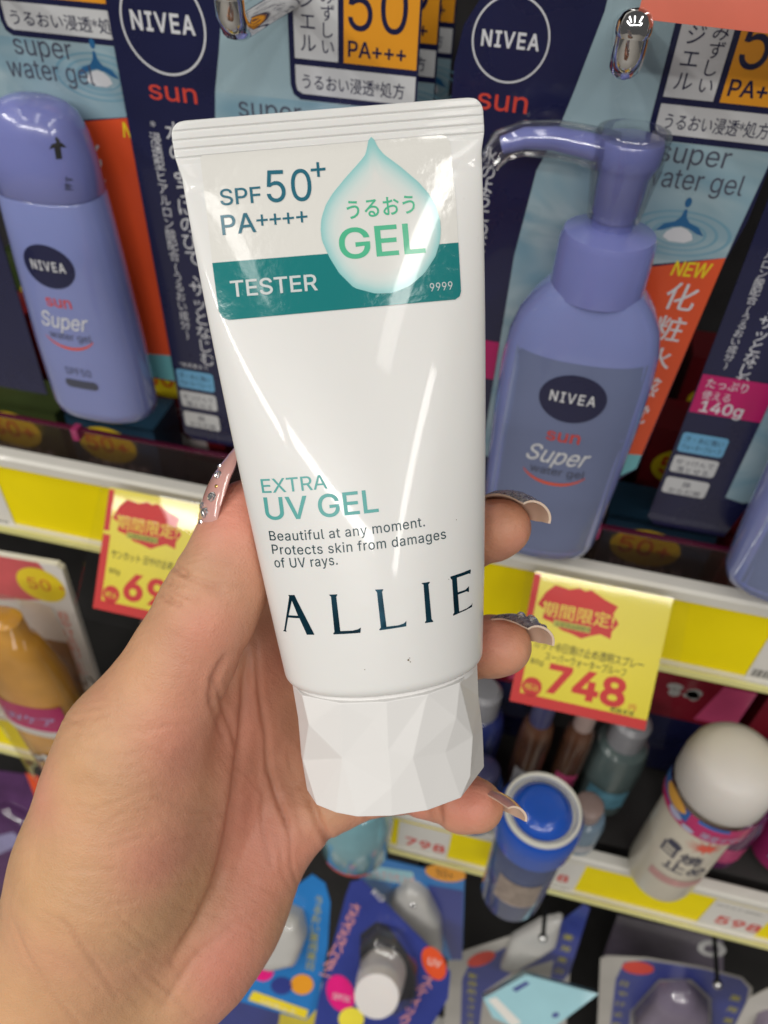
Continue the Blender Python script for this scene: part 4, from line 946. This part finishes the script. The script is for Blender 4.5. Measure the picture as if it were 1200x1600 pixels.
# ------------------------------------------------------------------ boxes standing behind the fence
box_red = mat('carton_dark_red', (0.17, 0.010, 0.015), rough=0.35, coat=0.3, var=0.15); box_green = mat('carton_green', (0.035, 0.055, 0.015), rough=0.4, var=0.15)
box_blue = mat('carton_teal_blue', (0.015, 0.05, 0.09), rough=0.4, var=0.15)
def carton(x, y, zb, w, h, d, body, label, group, num='50+', ang=0.0, lower=None):
    P = Plane((x, y, wz(zb)), (math.cos(ang), math.sin(ang), 0), (0, 0, 1)); t = thing('carton', label, 'box', P(0, 0, -d / 2), group)
    slab('carton_body', P, rrect(-w / 2, 0, w / 2, h, 0.6), d, body, t)
    Art(P, 0.1).disc(-w * 0.08, h * 0.72, w * 0.33, w * 0.24).build('sun_disc', yellow_ink, t)
    Art(P, 0.18).text(num, -w * 0.08, h * 0.72 - w * 0.09, w * 0.2, bold=0.02, align='C').build('lettering', red_ink, t)
    k = Art(P, 0.1); k.rect(-w * .5, 0, w * .5, h * .36) if lower else None
    k.text('日焼け止め', 0, h * 0.42, w * 0.13, latin=False, bold=0.01, align='C').poly([(-w * .3, h * .1), (-w * .1, h * .32), (w * .05, h * .2), (w * .25, h * .3), (w * .3, h * .08), (0, h * .14)])
    k.build('lettering', paper, t)
    return t
k = 0
for row, (y, zb) in enumerate(((0.303, -330), (0.352, -330), (0.40, -330))):
    for i in range(9):
        x = -0.345 + i * 0.061 + row * 0.017
        if -0.17 < x < -0.055 and row < 2: continue
        body = (box_red, box_red, box_green, box_red, box_blue)[(i * 2 + row) % 5]; hh = (60, 86, 104)[row] + random.uniform(-2, 2)
        nm = {id(box_red): 'dark red', id(box_green): 'olive green', id(box_blue): 'teal'}[id(body)]
        carton(x, y, zb, 54, hh, 30, body, nm + ' carton with a yellow sun disc ' + ('in the first row behind the fence', 'in the second row behind the fence', 'in the last row behind the fence')[row], nm + ' cartons row %s' % ('one', 'two', 'three')[row], ang=random.uniform(-.06, .06)); k += 1

# ------------------------------------------------------------------ lower tier: things standing on the second shelf
tt = None
gold_m = mat('gold_pouch', (0.62, 0.30, 0.045), rough=0.2, coat=0.7, var=0.25, vscale=30)
brown_m = mat('brown_print', (0.16, 0.07, 0.025), rough=0.4, var=0.3); wine = mat('wine_red_box', (0.22, 0.012, 0.025), rough=0.25, coat=0.5, var=0.15)
P = Plane(on_y(95, 885, 0.245), (1, 0.05, 0), (0, 0.06, 1)); c_ = P.pxs([(-60, 853), (95, 885), (158, 1050), (190, 1140), (20, 1150)])
W_ = 74.0; Hh = 165
gb = thing('sunscreen_box', 'white and red sunscreen box with a yellow 50 disc beside the gold pouch', 'box', P(-W_ / 2, -Hh), None)
slab('panel', P, [(-W_, -Hh), (0, -Hh), (0, -3), (-3, 0), (-W_, 0)], 4, paper, gb)
Art(P, .1).poly([(-W_, 0), (-14, 0), (-7, -16), (-16, -32), (-W_, -44)]).build('red_print', mat('box_pinkish_red', (0.62, 0.09, 0.10), rough=0.3, coat=0.4, var=0.2), gb)
Art(P, .16).disc(-17, -19, 15, 14).build('sun_disc', yellow_ink, gb); Art(P, .22).text('50', -18, -23, 9, align='C').text('+', -6, -21, 6).build('lettering', sun_red, gb)
k = Art(P, .22); k.column('日やけ止めジェル', -9, -40, 7, 7.6, bold=0.01); k.build('lettering', orange_red, gb)
Art(P, .12).rect(-W_, -Hh, -12, -70).build('brown_print', brown_m, gb); Art(P, .2).text('UV', -15, -112, 10, bold=.02).text('ミルク', -16, -124, 7, latin=False).build('lettering', black_ink, gb)
# gold pouch bottle in front, purple ribbon, picture label
gp = thing('gold_bottle', 'golden bottle in clear wrap with a magenta band beside the wrist', 'bottle', depth(20, 1230, 0.36), None)
ctr = on_y(28, 1000, 0.205); zt = ctr[2]
oval_prof = [(-150, 18, 9), (-148, 24, 12), (-80, 25, 14), (-30, 24, 14), (-12, 19, 12), (0, 15, 10), (4, 12, 8), (18, 11, 8), (20, 8, 6)]
rings = [[(ctr[0] + p * 0.001 - 0.004, ctr[1] + q * 0.001, zt + b * 0.001) for p, q in superellipse(A, D, 2.4, 40)] for b, A, D in oval_prof]
v, f = loft(rings); mesh_obj('bottle', v, f, gold_m, gp, smooth=True, sharp=45)
S_ = lambda a, b, l=0.0: np.array([ctr[0] - 0.004 + a * .001, ctr[1] - (13.2 * max(0.05, 1 - abs(a / 26) ** 2.4) ** .4 + l + .8) * .001, zt + b * .001])
Art(S_, .2, 4).rect(-22, -72, 22, -46).build('band', magenta, gp); Art(S_, .4, 4).text('UVケア', 0, -64, 9, latin=False, bold=.02, align='C', width=34).build('lettering', mat('pale_lilac_ink', (0.45, 0.42, 0.7), var=.1), gp)
Art(S_, .2, 4).rect(-22, -79, 22, -72).build('lower_band', paper, gp)
k = Art(S_, .2, 4); [k.disc(random.uniform(-12, 10), random.uniform(-125, -98), random.uniform(3, 7), random.uniform(2, 5), ang=random.uniform(0, 3)) for _ in range(7)]; k.build('dark_motif', mat('dark_motif', (0.05, 0.05, 0.09), var=.2), gp)
k = Art(S_, .35, 4); [k.disc(random.uniform(-12, 8), random.uniform(-125, -98), random.uniform(2, 4)) for _ in range(5)]; k.build('pale_motif', paper, gp)
k = Art(S_, .45, 4); k.disc(10, -122, 4, 3).disc(4, -128, 3); k.build('red_motif', red_ink, gp)
rings = [[(ctr[0] - .004 + p * .001, ctr[1] + q * .001, zt + b * .001) for p, q in superellipse(A, D, 5, 40)] for b, A, D in ((-152, 27, 16), (-20, 28, 18), (16, 26, 16), (22, 16, 8))]
v, f = loft(rings); mesh_obj('clear_wrap', v, f, clear_pouch, gp, smooth=True, sharp=30)

# wine-red boxes under the upper rail on the right
for q, (x, w, lab) in enumerate(((0.137, 62, 'wine red box with pink corner behind the white domed bottle'), (0.205, 60, 'wine red box at the far end of the tier behind the white dome'), (0.02, 56, 'wine red box behind the blue capped bottle'), (-0.05, 56, 'wine red box in the shade behind the tube cap'))):
    P = front(0.30); b = thing('wine_box', lab, 'box', P(x * 1000, -487))
    Pp = Plane((x, 0.30, wz(-487)), (1, 0, 0), (0, 0, 1)); slab('box_body', Pp, rrect(-w / 2, 0, w / 2, 105, .6), 40, wine, b)
    Art(Pp, .1).poly([(w * .1, 66), (w * .5, 66), (w * .5, 104), (w * .2, 104)]).build('pink_panel', mat('box_pink', (0.62, 0.08, 0.20), rough=.3, coat=.4, var=.15), b)
    k = Art(Pp, .2); [k.disc(-w * .1 + random.uniform(-8, 8), 92 + random.uniform(-5, 5), random.uniform(2, 5), random.uniform(2, 4)) for _ in range(6)]; k.build('pale_print', mat('dim_grey_print', (0.4, 0.4, 0.38), var=.1), b)
    Art(Pp, .1).rect(-w / 2, 0, w / 2, 62).build('dark_panel', navy, b)

blue_cap = mat('cap_bright_blue', (0.014, 0.085, 0.46), rough=0.22, coat=0.5, var=0.05, sss=.1); ring_white = mat('cap_ring_white', (0.70, 0.69, 0.62), rough=0.35, var=.03)
blue_body = mat('blue_clear_body', (0.05, 0.07, 0.16), rough=0.12, coat=0.7, var=0.3, vscale=60)
bc = depth(848, 1264, 0.405); zb = wz(-487) - 0.018
bb = thing('blue_bottle', 'small bottle with bright blue cap and white ring below the 748 tag', 'bottle', (bc[0], bc[1], zb))
c0 = (bc[0], bc[1], 0); zc = bc[2]
lathe('body', [(0.0155, zb), (0.0185, zb + .002), (0.0195, zb + .03), (0.01947, zc - .026), (0.01652, zc - .022)], c0, blue_body, bb)
cc = lathe('cap', [(0.0200, zc - .026), (0.0226, zc - .0255), (0.0231, zc - .014), (0.0226, zc - .005), (0.0206, zc - .002), (0.0182, zc - .0016), (0.0178, zc - .0035), (0.0168, zc - .0035), (0.0156, zc + .0014), (0.0112, zc + .0050), (0.0100, zc + .0054), (0.004, zc + .0050)], c0, blue_cap, bb, n=56)
lathe('ring', [(0.0204, zc - .0018), (0.0206, zc + .0004), (0.0201, zc + .0013), (0.0190, zc + .0013), (0.0184, zc + .0004), (0.0184, zc - .0022)], c0, ring_white, cc, n=56)
S_ = lambda a, b, l=0.0: np.array([bc[0] + 19.7 * math.sin(a / 19.7) * .001, bc[1] - (19.7 * math.cos(a / 19.7) + l) * .001, zb + b * .001])
k = Art(S_, .2, 3); k.rect(-14, 30, 12, 60); k.build('label', mat('bottle_pale_label', (0.30, 0.24, 0.20), var=.35, vscale=160), bb)

dome_white = mat('dome_white_plastic', (0.66, 0.62, 0.58), rough=0.4, var=.03, sss=.1); cream = mat('spray_can_cream', (0.60, 0.55, 0.45), rough=0.3, coat=.3, var=.06)
dc_ = depth(1150, 1190, 0.385); zb = wz(-487); c0 = (dc_[0], dc_[1], 0); ztop = dc_[2] + .010
sp = thing('spray_bottle', 'cream spray bottle with a white domed cap and a bright printed collar', 'bottle', (dc_[0], dc_[1], zb))
lathe('can', [(0.016, zb), (0.0195, zb + .002), (0.0205, zb + .008), (0.0205, ztop - .046), (0.0195, ztop - .042)], c0, cream, sp)
lathe('dome_cap', [(0.0224, ztop - .034), (0.0236, ztop - .032), (0.0236, ztop - .018), (0.0226, ztop - .0105), (0.0196, ztop - .0052), (0.0140, ztop - .0020), (0.007, ztop - .0005), (0.0015, ztop)], c0, dome_white, sp, n=56)
S_ = lambda a, b, l=0.0: np.array([dc_[0] + (21.4 + l) * math.sin(a / 21.4) * .001, dc_[1] - (21.4 + l) * math.cos(a / 21.4) * .001, ztop + b * .001])
S2 = lambda a, b, l=0.0: np.array([dc_[0] + (20.6 + l) * math.sin(a / 20.6) * .001, dc_[1] - (20.6 + l) * math.cos(a / 20.6) * .001, ztop + b * .001])
col_ = Art(S_, 2.6, 3).rect(-40, -52, 36, -36).build('collar', magenta, sp)
k = Art(S_, 2.8, 3); k.rect(-40, -46, -14, -36).rect(-10, -39, 4, -36); k.build('blue_print', mat('collar_blue', (0.02, 0.12, 0.40), var=.1), col_)
k = Art(S_, 3.0, 3); k.disc(-24, -39, 8, 5); k.build('amber_disc', mat('collar_amber', (0.70, 0.36, 0.06), var=.1), col_)
k = Art(S_, 3.0, 3); k.disc(-20, -47, 4, 3).disc(-12, -49, 3, 2).text('限定デザイン', -6, -49.5, 6, latin=False, bold=.01, width=24); k.build('pale_print', mat('collar_pale', (0.45, 0.45, 0.62), var=.1), col_)
k = Art(S2, .2, 3)
for q in range(12): k.poly([(2 + 4 * math.cos(q * .52 + .2), -66 + 3.4 * math.sin(q * .52 + .15)), (2 + 12 * math.cos(q * .52), -66 + 8 * math.sin(q * .52)), (2 + 4 * math.cos(q * .52 - .2), -66 + 3.4 * math.sin(q * .52 - .15))])
k.disc(2, -66, 4.2, 3.6); k.build('red_sunburst', mat('sunburst_red', (0.70, 0.10, 0.06), var=.1), sp)
k = Art(S2, .2, 3); k.text('日焼', -6, -88, 11, latin=False, bold=.03, align='C').text('止め', 0, -101, 11, latin=False, bold=.03, align='C').disc(-12, -76, 4, 3.5); k.build('brush_lettering', mat('brush_ink', (0.05, 0.05, 0.09), var=.2), sp)
k = Art(S2, .2, 3); k.rect(-16, -118, 16, -110); k.build('pink_band', mat('band_pink', (0.55, 0.30, 0.28), var=.2), sp)

teal_clear = mat('teal_clear_plastic', (0.16, 0.36, 0.42), rough=0.12, coat=.6, var=.15)
tc_ = depth(566, 1290, 0.50); tb = thing('teal_bottle', 'pale teal bottle hanging beside the 798 price slip', 'bottle', (tc_[0], tc_[1], wz(-530)))
c0 = (tc_[0] - .004, tc_[1], 0); lathe('body', [(0.012, wz(-528)), (0.021, wz(-526)), (0.0235, wz(-518)), (0.024, wz(-470)), (0.02, wz(-450)), (0.010, wz(-444))], c0, teal_clear, tb)
lathe('cap', [(0.011, wz(-444)), (0.011, wz(-425)), (0.009, wz(-423))], c0, ring_white, tb)
S_ = lambda a, b, l=0.0: np.array([c0[0] + 24 * math.sin(a / 24) * .001, c0[1] - (24 * math.cos(a / 24) + l) * .001, wz(b)])
Art(S_, .3, 3).rect(-16, -518, 14, -515.5).build('red_line', sun_red, tb)

# dim bottles further back on the second shelf
DIM_LABEL = ['indigo bottle with grey cap standing behind the blue capped bottle', 'slim brown bottle under the 748 tag, nearer the tube', 'slim brown bottle under the 748 tag, nearer the grey green one',
    'grey green bottle behind the 748 tag', 'short deep blue bottle between the faceted cap and the blue capped bottle', 'small pale blue bottle standing against the blue capped bottle', 'dark purple bottle behind the cream spray bottle',
    'magenta bottle standing past the white domed cap', 'dark purple bottle in the shade behind the 69 tag', 'indigo bottle in the shade behind the thumb', 'ochre bottle in the shade behind the palm']
dim = [('indigo', (0.02, 0.03, 0.13)), ('brown', (0.08, 0.035, 0.02)), ('grey green', (0.10, 0.14, 0.14)), ('dark purple', (0.10, 0.02, 0.08)), ('pale blue', (0.16, 0.24, 0.32)), ('ochre', (0.32, 0.22, 0.03)), ('deep blue', (0.01, 0.05, 0.22)), ('magenta', (0.32, 0.02, 0.12))]
for q, (x, y, r, hgt) in enumerate(((0.012, 0.268, .016, 96), (0.047, 0.262, .010, 112), (0.072, 0.265, .009, 112), (0.10, 0.272, .017, 92), (0.020, 0.236, .015, 62), (0.086, 0.238, .013, 46), (0.172, 0.255, .016, 80), (0.214, 0.262, .018, 95), (-0.20, 0.27, .018, 90), (-0.155, 0.28, .018, 96), (-0.11, 0.27, .018, 88))):
    nm, c = dim[(0, 1, 1, 2, 6, 4, 3, 7, 3, 0, 5)[q]]; t = thing('tube_bottle', DIM_LABEL[q], 'bottle', (x, y, wz(-487)))
    z0 = wz(-487); hh = hgt * .001; m = mat('dim_' + nm, c, rough=.25, coat=.5, var=.2); c0 = (x, y, 0)
    lathe('body', [(r * .8, z0), (r, z0 + .002), (r * 1.02, z0 + hh * .6), (r * .9, z0 + hh * .72), (r * .62, z0 + hh * .76)], c0, m, t, n=24)
    lathe('cap', [(r * .66, z0 + hh * .76), (r * .66, z0 + hh * .97), (r * .5, z0 + hh), (r * .1, z0 + hh * 1.002)], c0, mat('dim_cap_%d' % (q % 3), ((0.25, 0.25, 0.27), (0.05, 0.05, 0.12), (0.30, 0.22, 0.2))[q % 3], rough=.3, var=.1), t, n=24)
    S_ = (lambda x, y, r, z0, hh: lambda a, b, l=0.0: np.array([x + r * math.sin(a / (r * 1000)), y - r * math.cos(a / (r * 1000)) - (l + .3) * .001, z0 + b * hh * .01]))(x, y, r, z0, hh)
    k = Art(S_, .2, 4); k.rect(-r * 800, 14, r * 800, 36); k.build('label', mat('dim_label_%d' % (q % 4), ((.5, .42, .1), (.4, .4, .42), (.42, .05, .15), (.12, .3, .4))[q % 4], var=.3, vscale=150), t)

# ------------------------------------------------------------------ blister packs hanging below the second rail
HB = -600
for x, lb in ((0.088, 'thin dark hook with a bright ball tip over the pale blue box'), (0.2095, 'thin dark hook with a bright ball tip through the clear hanging ring'), (-0.0075, 'thin dark hook with a bright ball tip behind the white round cap')):
    hook(x, HB, 0.213, 0, lb, 'dark blister hooks', r=0.0016, ball=0.0032, dark=True)
blister_navy = mat('blister_navy_card', (0.03, 0.045, 0.24), rough=.3, coat=.5, var=.1); blister_blue = mat('blister_blue_card', (0.02, 0.18, 0.50), rough=.3, coat=.5, var=.1)
grey_card = mat('blister_grey_back', (0.42, 0.40, 0.37), rough=.45, var=.06); pale_box = mat('pale_blue_box', (0.30, 0.55, 0.62), rough=.35, coat=.3, var=.06)
salmon = mat('salmon_ink', (0.72, 0.30, 0.27), rough=.4, var=.1); olive = mat('yellow_lettering', (0.42, 0.38, 0.03), rough=.4, var=.15); smoke = mat('product_grey_white', (0.48, 0.47, 0.45), rough=.25, coat=.5, var=.06)
purple_g = mat('product_purple_grey', (0.24, 0.20, 0.28), rough=.25, coat=.5, var=.15); dark_hole = mat('blister_dark_cavity', (0.03, 0.03, 0.035), rough=.5, var=.2); hot_pink = mat('hot_pink_print', (0.72, 0.01, 0.20), rough=.35, var=.08)
ring_m = mat('ring_pale', (0.5, 0.5, 0.5), rough=.2, var=.05)
def pack(label, px, py, y, lean, pts, m, thick=0.8, turn=0.0):
    """a blister card whose face passes through the point seen at (px, py) at depth y, leaning back by `lean` degrees"""
    o = on_y(px, py, y); l = math.radians(lean); P = Plane(o, (math.cos(turn), math.sin(turn), 0), (0, math.sin(l), math.cos(l)))
    t = thing('blister_pack', label, 'blister pack', o, 'blister packs below the second rail'); c = slab('card', P, P.pxs(pts), thick, m, t)
    return P, t, c
def bubble(P, t, pts, hgt, m, name='product', inset=0.8, taper=0.72):
    """rounded product or clear bubble standing proud of the card"""
    q = np.array(resample(P.pxs(pts), 36)); c = q.mean(0); rings = []
    for k, l in ((1.0, 0.1), (0.99, hgt * .45), (0.93, hgt * .8), (taper, hgt), (taper * .5, hgt * 1.04)): rings.append([P(*(c + (p - c) * k), l) for p in q])
    v, f = loft(rings, cap0=False); o = mesh_obj(name, v, f, m, t, smooth=True, sharp=60)
    bm = bmesh.new(); bm.from_mesh(o.data); bmesh.ops.recalc_face_normals(bm, faces=bm.faces[:]); bm.to_mesh(o.data); bm.free(); return o
def ell(cx, cy, rx, ry, ang=0.0, n=28): return [(cx + rx * math.cos(t) * math.cos(ang) - ry * math.sin(t) * math.sin(ang), cy + rx * math.cos(t) * math.sin(ang) + ry * math.sin(t) * math.cos(ang)) for t in np.linspace(0, 2 * math.pi, n, endpoint=False)]
def px_text(art, P, s, p0, p1, cap, **kw):
    a = np.array(P.px(*p0)); b = np.array(P.px(*p1)); d = b - a; nrm_ = np.array(P.px(p0[0] + (p1[1] - p0[1]) / np.hypot(p1[0] - p0[0], p1[1] - p0[1]) * cap, p0[1] - (p1[0] - p0[0]) / np.hypot(p1[0] - p0[0], p1[1] - p0[1]) * cap))
    art.text(s, a[0], a[1], float(np.hypot(*(nrm_ - a))), math.atan2(d[1], d[0]), width=float(np.hypot(*d)), **kw)
def px_column(art, P, s, p0, p1, size, **kw):
    """characters stacked from p0 down to p1 (pixels), each upright in the card"""
    for i, ch in enumerate(s):
        t = (i + .5) / len(s); x, y = p0[0] + (p1[0] - p0[0]) * t, p0[1] + (p1[1] - p0[1]) * t
        q = P.px(x, y); art.text(ch, q[0], q[1] - size / 2, size, latin=False, align='C', **kw)
# pack with the white round cap, turned cornerwise
P, t, c = pack('dark blue blister pack with a white round cap and an orange oval', 600, 1480, 0.185, 38, [(548, 1378), (566, 1374), (582, 1390), (690, 1498), (704, 1520), (700, 1560), (640, 1660), (480, 1660), (498, 1560), (540, 1400)], blister_navy)
Art(P, .15).poly(P.pxs([(563, 1460), (588, 1440), (606, 1446), (652, 1510), (650, 1558), (600, 1572), (560, 1540)])).build('window', dark_hole, c)
k = Art(P, .2); px_column(k, P, 'さらさらパウダー', (558, 1412), (505, 1530), 9, bold=.02); k.build('lettering', salmon, c); k = Art(P, .2); px_column(k, P, 'スティック', (672, 1525), (628, 1600), 9, bold=.02); k.build('lettering', salmon, c)
Art(P, .2).poly(P.pxs(ell(678, 1505, 17, 28, -.45))).build('orange_oval', orange_red, c); Art(P, .2).poly(P.pxs(ell(532, 1552, 21, 30, -.35))).build('pink_badge', hot_pink, c)
Art(P, .25).poly(P.pxs(ell(549, 1592, 20, 18))).build('yellow_badge', mat('badge_yellow', (0.8, 0.68, .05), var=.08), c)
k = Art(P, .3); px_text(k, P, 'SPF50', (520, 1560), (546, 1566), 9); px_text(k, P, 'UV', (668, 1506), (688, 1512), 11); px_text(k, P, 'KO', (580, 1395), (596, 1410), 9); k.build('lettering', paper, c)
bubble(P, t, ell(598, 1518, 37, 38), 26, mat('round_cap_white', (0.74, 0.70, 0.68), rough=.4, var=.02, sss=.1), 'round_cap', taper=.9)
bubble(P, t, [(565, 1462), (592, 1440), (625, 1450), (655, 1500), (655, 1550), (620, 1572), (566, 1545)], 17, clear, 'clear_bubble', taper=.85)
# blue pack with yellow letters beside the palm
P, t, c = pack('bright blue blister pack with olive letters beside the heel of the hand', 450, 1480, 0.175, 34, [(455, 1390), (488, 1366), (508, 1380), (516, 1410), (512, 1480), (496, 1576), (478, 1594), (330, 1552), (380, 1430)], blister_blue)
px_column(k := Art(P, .2), P, 'うるおい薬用美白', (499, 1398), (484, 1515), 7, bold=.01); k.build('lettering', olive, c)
Art(P, .2).poly(P.pxs([(388, 1562), (396, 1548), (482, 1578), (478, 1592)])).build('yellow_strip', yellow_ink, c)
Art(P, .2).poly(P.pxs(ell(411, 1517, 17, 16))).build('pink_disc', hot_pink, c); Art(P, .2).poly(P.pxs(ell(472, 1538, 18, 16))).build('orange_disc', amber, c); Art(P, .2).poly(P.pxs(ell(440, 1540, 17, 14))).build('navy_disc', blister_navy, c)
px_text(k := Art(P, .28), P, 'UVカット', (408, 1568), (462, 1586), 9, latin=False); k.build('lettering', paper, c)
bubble(P, t, [(418, 1440), (450, 1408), (474, 1420), (482, 1455), (470, 1490), (430, 1500), (392, 1490)], 18, smoke)
# pack behind, ring on the hook
P, t, c = pack('pale backed pack with red print hanging behind the white round cap', 660, 1400, 0.222, 8, [(568, 1348), (590, 1340), (640, 1352), (726, 1372), (722, 1500), (700, 1500), (560, 1380)], blister_blue)
Art(P, .15).poly(P.pxs([(568, 1350), (645, 1362), (650, 1384), (572, 1372)])).build('pale_strip', pale_box, c); px_text(k := Art(P, .22), P, 'さらさら仕上げ', (576, 1368), (648, 1382), 12, latin=False, bold=.02); k.build('lettering', salmon, c)
Art(P, .2).poly(P.pxs(ell(696, 1364, 32, 13, .15))).build('amber_oval', amber, c); px_text(k := Art(P, .28), P, '50+', (682, 1368), (708, 1373), 11); k.build('lettering', black_ink, c)
Art(P, .16).poly(P.pxs([(668, 1382), (724, 1392), (722, 1499), (706, 1499)])).build('dark_panel', blister_navy, c)
bubble(P, t, [(612, 1392), (640, 1372), (668, 1386), (690, 1430), (694, 1478), (680, 1490), (640, 1440)], 12, smoke)
def hang_ring(P, t, px, py, r):
    q = P.px(px, py); ri = [(q[0] + k * r * math.cos(a), q[1] + k * r * math.sin(a)) for k in (1, .55) for a in np.linspace(0, 2 * math.pi, 28, endpoint=False)]
    v = [P(a, b, l) for l in (0.6, -0.4) for a, b in ri]; f = []
    for i in range(28):
        j = (i + 1) % 28; f += [(i, j, 28 + j, 28 + i), (56 + i, 84 + i, 84 + j, 56 + j), (i, 56 + i, 56 + j, j), (28 + i, 28 + j, 84 + j, 84 + i)]
    mesh_obj('hanging_ring', v, f, ring_m, t, smooth=False)
hang_ring(P, t, 645, 1385, 9)
# pack with pale blue box
P, t, c = pack('clear blister pack on grey card holding a pale blue box', 780, 1540, 0.212, 14, [(700, 1494), (800, 1462), (860, 1440), (905, 1440), (892, 1500), (880, 1660), (690, 1660)], grey_card)
Art(P, .15).poly(P.pxs([(732, 1508), (790, 1480), (860, 1452), (912, 1412), (922, 1418), (890, 1520), (880, 1532), (860, 1530), (865, 1500), (800, 1520), (756, 1550), (742, 1660), (718, 1660), (722, 1530)])).build('navy_print', blister_navy, c)
k = Art(P, .22); px_column(k, P, '敏感肌もさらさらUV', (739, 1518), (733, 1640), 7, bold=.02); k.build('lettering', olive, c); k = Art(P, .22); px_column(k, P, '薬用美白', (890, 1455), (872, 1525), 7, bold=.02); k.build('lettering', olive, c)
Art(P, .22).poly(P.pxs(ell(752, 1498, 23, 10, -.35))).build('red_oval', sun_red, c)
bubble(P, t, [(800, 1458), (845, 1432), (880, 1425), (870, 1470), (840, 1490), (800, 1512), (780, 1505)], 8, smoke, 'clear_bubble')
o = on_y(850, 1560, 0.19); bx_ = thing('pale_blue_box', 'pale blue paper box with navy flecks lying in the blister pack', 'box', o)
PB = Plane(o, (1, 0.18, 0.06), (-.18, .9, .42)); slab('box_body', PB, PB.pxs([(822, 1523), (935, 1553), (870, 1602), (845, 1625), (770, 1590), (755, 1560)]), 16, pale_box, bx_)
k = Art(PB, .15); k.poly(PB.pxs([(800, 1545), (822, 1533), (828, 1537), (806, 1550)])).poly(PB.pxs(ell(868, 1586, 6, 4, -.3))); k.build('navy_fleck', blister_navy, bx_); k = Art(PB, .15); k.poly(PB.pxs([(762, 1562), (775, 1558), (815, 1598), (800, 1604)])); k.build('white_fold', paper, bx_)
# right-hand pack with oval window
P, t, c = pack('navy framed blister pack with a red oval below the 598 slip', 1060, 1540, 0.236, 12, [(938, 1498), (948, 1494), (1010, 1497), (1100, 1512), (1160, 1528), (1176, 1545), (1150, 1680), (930, 1680)], grey_card)
Art(P, .15).poly(P.pxs([(975, 1503), (1010, 1500), (1100, 1514), (1158, 1530), (1170, 1544), (1145, 1670), (1110, 1670), (1112, 1560), (1080, 1530), (1030, 1530), (985, 1580), (978, 1670), (946, 1670), (962, 1530)])).build('navy_print', blister_navy, c)
Art(P, .24).poly(P.pxs(ell(997, 1512, 25, 10, .1))).build('red_oval', sun_red, c); k = Art(P, .24); px_column(k, P, '日やけ止め乳液', (977, 1528), (957, 1640), 7.5, bold=.02); k.build('lettering', olive, c); k = Art(P, .24); px_column(k, P, '薬用美白', (1152, 1550), (1130, 1620), 7.5, bold=.02); k.build('lettering', olive, c)
bubble(P, t, [(990, 1580), (1030, 1534), (1075, 1530), (1106, 1560), (1108, 1640), (1080, 1680), (1000, 1680)], 18, purple_g); bubble(P, t, [(986, 1580), (1026, 1528), (1078, 1524), (1112, 1556), (1114, 1645), (1084, 1690), (994, 1690)], 22, clear, 'clear_bubble')
hang_ring(P, t, 1112, 1482, 10)
P, t, c = pack('second pack on the ringed hook with pink box behind clear plastic', 1010, 1460, 0.285, 4, [(965, 1430), (1080, 1456), (1130, 1470), (1130, 1540), (940, 1500)], purple_g)
P, t, c = pack('grey edged pack at the far end beside the ringed hook', 1190, 1570, 0.20, 25, [(1130, 1640), (1170, 1560), (1200, 1545), (1320, 1560), (1300, 1700), (1130, 1700)], grey_card)
bubble(P, t, [(1160, 1640), (1185, 1580), (1240, 1570), (1290, 1600), (1280, 1690), (1170, 1690)], 14, purple_g)
# purple packs left of the wrist, below the second rail
P, t, c = pack('dark purple pouch with an orange corner left of the wrist', 30, 1300, 0.24, 30, [(-120, 1190), (60, 1212), (110, 1330), (80, 1470), (-120, 1440)], mat('pouch_purple', (0.09, 0.03, 0.11), rough=.3, coat=.5, var=.4, vscale=30))
Art(P, .2).poly(P.pxs([(40, 1207), (62, 1214), (85, 1262), (60, 1258)])).build('orange_corner', orange_red, c); Art(P, .2).poly(P.pxs([(-100, 1330), (20, 1300), (40, 1316), (-90, 1375)])).build('lilac_band', mat('pouch_lilac', (0.30, 0.28, 0.46), var=.2), c)
bubble(P, t, [(-60, 1300), (10, 1250), (60, 1280), (70, 1360), (0, 1400), (-60, 1390)], 10, clear, 'clear_bubble')
# more packs below, filling the bottom tier
P, t, c = pack('yellow edged pack under the white round cap pack', 560, 1610, 0.20, 20, [(440, 1570), (520, 1580), (610, 1610), (700, 1580), (720, 1700), (420, 1700)], mat('pack_yellow', (0.62, 0.5, 0.03), rough=.35, coat=.4, var=.15))
P, t, c = pack('indigo pack under the bright blue blister pack', 400, 1600, 0.205, 20, [(300, 1540), (400, 1566), (500, 1592), (500, 1720), (280, 1720)], blister_navy)
